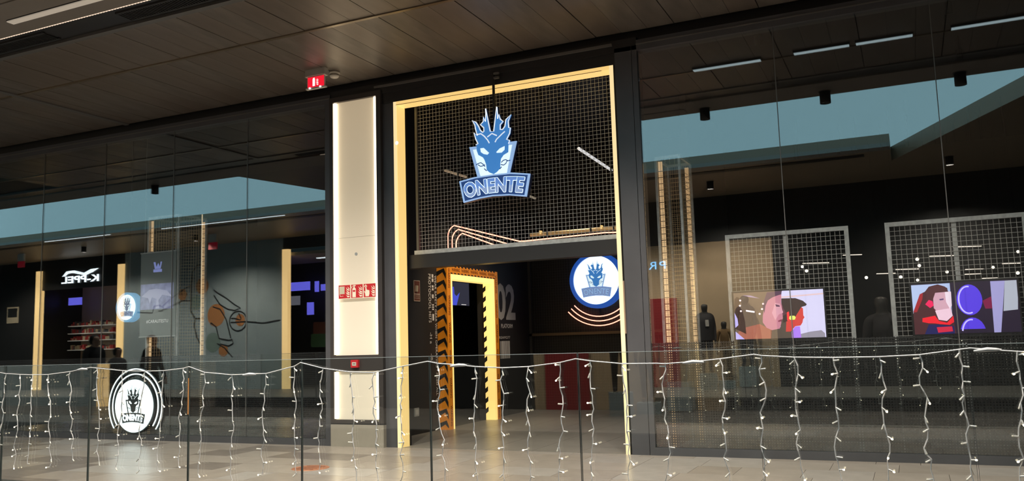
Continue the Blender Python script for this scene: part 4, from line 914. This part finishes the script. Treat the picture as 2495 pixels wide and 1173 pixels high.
pic(t, 'picture_print', [(-0.27, -0.19), (-0.13, -0.185), (-0.125, -0.235), (-0.26, -0.245)], (0.62, 0.02, 0.06), 4, 0.8)
pic(t, 'picture_face', [(-0.279,0.16),(-0.198,0.182),(-0.113,0.165),(-0.116,0.024),(-0.147,-0.039),(-0.239,-0.048),(-0.282,0.005)], (0.62, 0.36, 0.46), 5, 0.85)
pic(t, 'picture_face_light', [(-0.17,0.175),(-0.113,0.165),(-0.116,0.024),(-0.135,-0.01),(-0.165,0.06)], (0.80, 0.66, 0.78), 6, 0.9)
pic(t, 'picture_eye', [(-0.225,0.095),(-0.185,0.10),(-0.185,0.085),(-0.22,0.08)], (0.15, 0.08, 0.2), 6, 0.8)
pic(t, 'picture_neck', [(-0.272,-0.021),(-0.127,-0.001),(-0.116,-0.079),(-0.172,-0.13),(-0.246,-0.115)], (0.80, 0.55, 0.68), 6, 0.9)
pic(t, 'picture_hair', [(-0.338,0.176),(-0.287,0.232),(-0.228,0.245),(-0.161,0.218),(-0.136,0.166),(-0.257,0.160),(-0.287,0.083),(-0.283,-0.008),(-0.349,0.034)], (0.08, 0.025, 0.03), 7, 0.8)
pic(t, 'picture_earcup', [(-0.358,0.047),(-0.321,0.091),(-0.288,0.076),(-0.28,0.031),(-0.316,0.007)], (0.85, 0.02, 0.12), 8, 0.8)
for cz, cx in ((0.075, 0.045), (-0.258, 0.055)):
    el = [(cx+0.115*math.cos(q*0.2618), cz+0.155*math.sin(q*0.2618)) for q in range(24)]
    pic(t, 'picture_fan', [(a, b) for a, b in el if b > -0.258] if cz < 0 else el, (0.10, 0.05, 0.78), 2, 0.8)
    arc = [(cx-0.01+0.085*math.cos(math.radians(q)), cz+0.135*math.sin(math.radians(q))) for q in range(80, 300, 10)]
    arc = [p for p in arc if p[1] > -0.25]
    MB().ribbon(arc, 0.014, -0.0046).build('picture_fan_ring', mat('screen_fan_ring', (0.5, 0.45, 1), 0.4, emit=(0.55, 0.48, 1.0), es=1.0), t, fix=False)
pic(t, 'picture_panel', [(0.243,0.251),(0.37,0.25),(0.298,-0.272),(0.238,-0.273)], (0.34, 0.32, 0.62), 2, 0.9)
pic(t, 'picture_panel_light', [(0.37,0.25),(0.471,0.25),(0.469,0.072),(0.46,-0.039),(0.335,-0.05)], (0.42, 0.45, 0.55), 2, 0.85)
pic(t, 'picture_glow', [(0.16,0.06),(0.24,0.10),(0.24,-0.02),(0.18,-0.02)], (0.20, 0.01, 0.06), 2, 0.8)

# ---- grey banner in the left window
t = thing('hanging_banner', 'grey hanging banner with small emblem, photo and hashtag in the left window', 'banner', (-10.6, 0.32, 2.2))
MB().box(-0.375, 0.0, -0.66, 0.375, 0.006, 0.65).build('sheet', mat('banner_grey', (0.16, 0.18, 0.18), 0.7), t)
MB().tube([(-0.385, 0.003, 0.655), (0.385, 0.003, 0.655)], 0.01, 8).tube([(-0.385, 0.003, -0.665), (0.385, 0.003, -0.665)], 0.01, 8).build('rod', M['galv'], t)
MB().box(-0.365, -0.002, -0.24, 0.33, 0.0, 0.16).build('photo', mat('banner_photo', (0.3, 0.32, 0.5), 0.6, emit=(0.10, 0.11, 0.22), es=0.7, noise=0.35, nscale=9), t)
g = MB(); g.prism([(-0.34, -0.03), (-0.18, 0.07), (-0.02, 0.08), (0.2, 0.04), (0.31, -0.06), (0.1, -0.02), (0.02, -0.10), (0.04, -0.23), (-0.04, -0.23), (-0.02, -0.08), (-0.12, -0.05), (-0.16, -0.15), (-0.2, -0.06)], -0.004, -0.002)
g.build('photo_shape', mat('photo_pale', (0.45, 0.46, 0.6), 0.6, emit=(0.26, 0.28, 0.44), es=0.6), t)
e = bpy.data.objects.new('emblem_print', None); COL.objects.link(e)
bpy.data.objects.remove(e)
MB().prism([(-0.10, 0.50), (-0.06, 0.50), (-0.04, 0.42), (0.0, 0.48), (0.04, 0.42), (0.05, 0.50), (0.08, 0.50), (0.05, 0.39), (-0.07, 0.39)], -0.003, 0).box(-0.1, -0.003, 0.34, 0.08, 0, 0.385).build('emblem_print', mat('banner_emblem', (0.3, 0.32, 0.6), 0.5, emit=(0.25, 0.3, 0.75), es=0.5), t)
text('lettering', '#CARAUTESTU', mat('banner_letters', (0.7, 0.72, 0.72), 0.5, emit=(0.6, 0.62, 0.62), es=0.35), t, (-0.23, -0.003, -0.455), EX, EZ, 0.46, 0.055, 0.006)
MB().tube([(-0.3, 0.003, 0.66), (-0.3, 0.003, 2.7)], 0.003, 5).tube([(0.3, 0.003, 0.66), (0.3, 0.003, 2.7)], 0.003, 5).build('cord', M['wire'], t)
t = thing('slim_light_rod', 'thin vertical warm light rod in the left window right of the banner', 'light rod', (-9.93, 0.55, 0.0))
MB().tube([(0, 0, 0.05), (0, 0, 3.42)], 0.008, 6).build('rod', mat('rod_warm', (0.8, 0.7, 0.5), 0.4, emit=(1, 0.75, 0.45), es=0.6), t)
MB().lathe([(0, 0.0), (0.07, 0.0), (0.07, 0.02), (0, 0.02)], 0, 0, 20).build('foot', M['galv'], t)

# ---- lights deep in the shop
PEND = [((-0.97,2.59),(-0.63,2.56)), ((-1.64,2.49),(-1.15,2.46)), ((-0.18,2.29),(0.22,2.27)), ((0.33,2.48),(0.8,2.45)), ((0.68,2.61),(1.16,2.57)), ((1.36,2.29),(1.66,2.27)), ((0.84,2.23),(1.14,2.21)), ((0.83,2.15),(1.1,2.14)), ((1.07,2.07),(1.32,2.06)), ((-0.47,2.24),(-0.14,2.22))]
WHERE = ['highest on the left wire panel\'s right edge', 'inside the left wire panel', 'lower left inside the right wire panel', 'upper left inside the right wire panel', 'highest inside the right wire panel', 'farthest right', 'just above the gamer screen middle', 'second above the gamer screen middle', 'closest above the gamer screen right end', 'between the two wire panels']
em('pend_lamp', (1.0, 0.86, 0.72), 1.5)
for i, ((a, b), wh) in enumerate(zip(PEND, WHERE)):
    yp = (8.3, 7.3, 8.3, 7.5, 8.3, 8.3, 6.6, 7.4, 6.2, 7.9)[i]; K = (9.429+yp)/(9.429+6.0)
    xa, za, xb, zb = a[0]*K, 1.3+(a[1]-1.3)*K, b[0]*K, 1.3+(b[1]-1.3)*K
    L = (xb-xa)*0.92; cx, cz = (xa+xb)/2, (za+zb)/2
    t = thing('pendant_light', 'slim linear pendant light deep in the shop, ' + wh, 'pendant light', (cx, yp, cz), 'linear pendant lights in the shop', 0.40)
    MB().box(-L/2, -0.02, 0.012, L/2, 0.02, 0.04).build('housing', M['charcoal_dark'], t)
    MB().box(-L/2, -0.016, 0.0, L/2, 0.016, 0.012).build('tube', M['pend_lamp'], t)
    MB().tube([(-L*0.4, 0, 0.04), (-L*0.4, 0, 4.9-cz)], 0.002, 4).tube([(L*0.4, 0, 0.04), (L*0.4, 0, 4.9-cz)], 0.002, 4).build('cord', M['black'], t)
SPOTS = [(0.17,2.37),(0.19,2.27),(0.56,2.15),(-0.08,2.11),(-0.21,2.06),(0.15,2.05),(-0.57,2.13),(-1.51,2.36),(-1.45,2.29),(-0.81,2.32),(1.51,2.39),(1.48,2.08),(1.17,2.18)]
em('spot_lamp', (1.0, 0.9, 0.75), 2.2)
spot_lab = ['upper of the pair in the right panel', 'lower of the pair in the right panel', 'left of the right wire panel middle bar', 'beside the right wire panel left rail', 'lowest, on the right wire panel left rail', 'low inside the right wire panel left part', 'between the wire panels', 'upper left inside the left wire panel', 'lower left inside the left wire panel', 'on the left wire panel right rail', 'highest at the right edge', 'lowest at the right edge', 'right of the right wire panel middle bar']
proto = None
for i, ((x, z), lb) in enumerate(zip(SPOTS, spot_lab)):
    yp = 5.0+0.22*((i*5) % 13); K = (9.429+yp)/(9.429+5.0)
    t = thing('spot_light', 'tiny ceiling spot deep in the shop, ' + lb, 'spot light', (x*K, yp, 1.3+(z-1.3)*K), 'small ceiling spots in the shop')
    MB().tube([(0, 0.06, 0.03), (0, 0, 0)], 0.03, 8).build('housing', M['charcoal_dark'], t)
    MB().tube([(0, 0, 0), (0, -0.012, -0.006)], 0.026, 8).build('lens', M['spot_lamp'], t)
    MB().tube([(0, 0.03, 0.02), (0, 0.03, 4.9-t.location.z)], 0.005, 4).build('stem', M['black'], t)
for k, (a, b, lb) in enumerate((((-4.09, 1.8, 4.0), (-4.19, 3.58, 4.0), 'white linear ceiling lamp behind the mesh at the upper right'), ((-6.45, 2.13, 4.0), (-6.42, 2.77, 4.0), 'short brass ceiling rail behind the mesh left of the emblem'), ((-6.4, 5.0, 4.05), (-6.52, 7.4, 4.05), 'long thin ceiling rail behind the mesh below the emblem'))):
    t = thing('ceiling_rail_light', lb, 'ceiling light', a)
    d = Vector(b)-Vector(a)
    MB().tube([(0, 0, 0), tuple(d)], 0.022, 6).build('tube', mat('rail_lamp_%d' % k, (0.6, 0.55, 0.48), 0.4, emit=((0.8, 0.8, 0.8), (0.6, 0.42, 0.25), (0.6, 0.5, 0.36))[k], es=(0.75, 0.3, 0.35)[k]), t)
    MB().tube([(0.02, 0.1, 0), (0.02, 0.1, 4.9-a[2])], 0.004, 4).tube([tuple(d*0.9), (d.x*0.9, d.y*0.9, 4.9-a[2])], 0.004, 4).build('hanger', M['black'], t)

# ---- floor cover
t = thing('floor_cover', 'rusty round access cover in the walkway floor before the lit column', 'floor cover', (-6.01, -1.78, 0.0))
MB().lathe([(0, 0.006), (0.19, 0.006), (0.20, 0.004), (0.205, 0.0)], 0, 0, 28).build('plate', M['rust'], t)
g = MB()
for k in range(4): g.box(-0.12, -0.12+0.07*k, 0.006, 0.12, -0.105+0.07*k, 0.009)
g.build('ribs', mat('rust_dark', (0.22, 0.085, 0.05), 0.7), t)

# ---- glass balustrade
t = thing('glass_balustrade', 'frameless glass balustrade along the edge of the walkway', 'balustrade', (0, -3.44, 0))
JX = [-7.399-1.293*k for k in (3, 2, 1)] + [-7.399, -6.092, -4.793, -3.519, -2.253, -0.96, 0.304, 1.60, 2.89]
for a, b in zip(JX, JX[1:]):
    p = MB().box(a+0.005, -0.008, -0.25, b-0.005, 0.008, 1.198).build('glass_panel', M['bal_glass'], t)
    MB().box(a+0.005, -0.008, 1.198, b-0.005, 0.008, 1.2015).build('top_edge', M['bright_edge'], p)
    MB().box(a+0.0035, -0.008, -0.25, a+0.0055, 0.008, 1.2).build('side_edge', M['glass_edge'], p); MB().box(b-0.0055, -0.008, -0.25, b-0.0035, 0.008, 1.2).build('side_edge', M['glass_edge'], p)
    for fx in (0.25, 0.75): MB().box(a+(b-a)*fx-0.04, -0.012, -0.2, a+(b-a)*fx+0.04, 0.04, -0.08).build('clamp', M['galv'], p)
MB().box(-11.4, 0.02, -0.28, 3.0, 0.05, -0.06).build('base_channel', M['charcoal'], t)
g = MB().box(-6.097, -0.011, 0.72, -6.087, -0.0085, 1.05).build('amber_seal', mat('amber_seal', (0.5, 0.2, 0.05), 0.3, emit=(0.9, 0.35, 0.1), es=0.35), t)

# ---- icicle light strings
CAB = [(-9.576,1.157),(-9.022,1.172),(-8.627,1.12),(-8.407,1.109),(-8.21,1.103),(-7.975,1.104),(-7.656,1.129),(-7.486,1.152),(-7.37,1.166),(-6.916,1.128),(-6.638,1.121),(-6.389,1.122),(-6.141,1.141),(-6.075,1.156),(-5.874,1.101),(-5.561,1.075),(-5.353,1.08),(-5.163,1.082),(-4.856,1.141),(-4.79,1.172),(-4.551,1.12),(-4.268,1.085),(-4.035,1.079),(-3.753,1.125),(-3.521,1.161),(-3.434,1.143),(-3.242,1.127),(-3.097,1.113),(-2.863,1.1),(-2.642,1.106),(-2.383,1.133),(-2.258,1.158),(-2.15,1.141),(-1.903,1.116),(-1.654,1.115),(-1.589,1.111),(-1.39,1.122),(-1.205,1.138),(-0.974,1.164),(-0.926,1.155),(-0.717,1.14),(-0.474,1.133),(-0.195,1.133),(0.036,1.141),(0.261,1.169),(0.319,1.176),(0.412,1.166),(0.567,1.15),(0.824,1.133)]
DROPS = [(-8.626,-8.688,0.405),(-8.406,-8.449,0.183),(-8.21,-8.249,0.21),(-7.975,-7.898,0.173),(-7.656,-7.588,0.275),(-7.277,-7.215,0.258),(-6.916,-6.98,0.231),(-6.638,-6.676,0.211),(-6.389,-6.438,0.193),(-6.141,-6.188,0.239),(-5.874,-5.937,0.193),(-5.561,-5.546,0.165),(-5.163,-5.213,0.226),(-4.856,-4.834,0.25),(-4.551,-4.597,0.266),(-4.268,-4.223,0.206),(-4.035,-4.003,0.215),(-3.753,-3.788,0.207),(-3.435,-3.392,0.223),(-3.097,-3.122,0.204),(-2.863,-2.877,0.214),(-2.642,-2.656,0.209),(-2.383,-2.409,0.234),(-2.15,-2.169,0.244),(-1.903,-1.891,0.256),(-1.589,-1.615,0.268),(-1.205,-1.2,0.272),(-0.926,-0.956,0.282),(-0.717,-0.721,0.293),(-0.474,-0.482,0.303),(-0.195,-0.179,0.316),(0.036,0.04,0.301),(0.26,0.264,0.311),(0.567,0.534,0.323)]
CUT = [-9.6, -7.486, -5.353, -3.242, -1.39, 0.412, 0.9]
SLAB = ['at the far left before the left window', 'crossing the round emblem on the left window', 'before the lit column', 'across the shop entrance', 'before the right window under the two screens', 'at the far right edge']
def bulb_mesh(lit):
    g = MB(); g.tube([(0, 0, 0), (0.012, 0, 0), (0.030, 0, 0)], [0.0035, 0.0052, 0.0052], 6)
    g.m = 1; g.tube([(0.030, 0, 0), (0.036, 0, 0), (0.041, 0, 0), (0.043, 0, 0)], [0.005, 0.0062, 0.005, 0.002], 6)
    return g.mesh('bulb', [M['bulb_sleeve'], M['bulb_tip'] if lit else M['bulb_off']])
BM = [bulb_mesh(False), bulb_mesh(True)]
rd = random.Random(21)
YS = -3.468
for si in range(6):
    a, b = CUT[si], CUT[si+1]
    seg = [p for p in CAB if a-1e-6 <= p[0] <= b+1e-6]
    t = thing('icicle_light_string', 'white icicle light string hanging on the balustrade ' + SLAB[si], 'string lights', ((a+b)/2, YS, 1.12), 'icicle light strings on the balustrade')
    ox, oz = t.location.x, t.location.z
    MB().tube([(x-ox, 0.004*math.sin(9*x), z-oz) for x, z in seg], 0.0042, 6).build('main_cable', M['cable'], t)
    if si < 5:
        xe, ze = seg[-1]
        MB().tube([(xe-ox-0.075, 0, ze-oz-0.008), (xe-ox-0.05, 0, ze-oz-0.006), (xe-ox, 0, ze-oz), (xe-ox+0.05, 0, ze-oz-0.002), (xe-ox+0.075, 0, ze-oz-0.004)], [0.005, 0.010, 0.013, 0.010, 0.005], 8).build('connector', mat('connector_white', (0.7, 0.7, 0.72), 0.35), t)
    for (x0, x1, z1) in DROPS:
        if not (a <= x0 < b): continue
        z0 = interp(CAB, x0)
        n = max(7, int(round((z0-z1)/0.098)))
        nodes = [(x0, z0)]
        for k in range(1, n+1):
            f = k/n
            nodes.append((x0+(x1-x0)*f+rd.uniform(-0.022, 0.022)*(1 if k < n else 0.5), z0+(z1-z0)*f+rd.uniform(-0.016, 0.016)))
        path = []
        for k, (p, q) in enumerate(zip(nodes, nodes[1:])):
            path.append(p); w = rd.uniform(-0.012, 0.012)
            path.append(((p[0]+q[0])/2+w, (p[1]+q[1])/2))
        path.append(nodes[-1])
        dob = MB().tube([(x-x0, rd.uniform(-0.006, 0.006), z-z0) for x, z in path], [0.0044 if z > 0.5 else 0.0032 for x, z in path], 5).build('light_drop', M['cable'], t)
        dob.location = (x0-ox, 0, z0-oz)
        side = rd.choice((-1, 1))
        for k, (x, z) in enumerate(nodes):
            if k == 0: z -= 0.02
            bo = link('bulb', BM[1 if rd.random() < 0.42 else 0], dob); bo.location = (x-x0, 0, z-z0)
            ang = rd.choice((0.1, 0.45, 0.75, 1.2, -0.1)) ; yaw = rd.uniform(-0.7, 0.7)
            d = Vector((side*math.cos(ang)*math.cos(yaw), -abs(math.cos(ang)*math.sin(yaw)), -math.sin(ang)))
            bo.rotation_euler = d.to_track_quat('X', 'Z').to_euler()
            if rd.random() < 0.7: side = -side

# ---- added track spots that brighten the shop
def added_track_spot(label, loc, target, power, size=60, color=(1, 0.86, 0.68)):
    t = thing('added_track_spot', label, 'spot light', loc, 'added track spots of the shop')
    d = (Vector(target)-Vector(loc)).normalized()
    MB().tube([tuple(-d*0.12), tuple(d*0.0)], 0.04, 10).build('housing', M['black'], t)
    MB().tube([(0, 0, 0.05), (0, 0, 4.9-loc[2])], 0.008, 5).build('stem', M['black'], t)
    spot('spot_lamp', tuple(Vector(loc)+d*0.03), target, power, size, 0.6, color)
added_track_spot('added track spot lighting the warning portal', (-4.3, 1.6, 4.6), (-6.45, 2.9, 1.2), 300, 55, (1, 0.8, 0.55))
added_track_spot('added track spot lighting the shop floor behind the entrance', (-4.4, 1.2, 4.6), (-4.6, 2.8, 0.0), 80, 85)
added_track_spot('added track spot lighting the left wire panel', (-1.3, 0.13, 4.5), (-1.2, 0.40, 2.0), 26, 80, (1, 0.95, 0.88))
added_track_spot('added track spot lighting the right wire panel', (0.6, 0.13, 4.5), (0.55, 0.40, 2.0), 26, 80, (1, 0.95, 0.88))
added_track_spot('added track spot lighting the floor behind the left wire panel', (-1.4, 2.2, 4.6), (-1.3, 1.6, 0.0), 120, 95)
added_track_spot('added track spot lighting the floor behind the right wire panel', (0.8, 2.2, 4.6), (0.7, 1.6, 0.0), 120, 95)
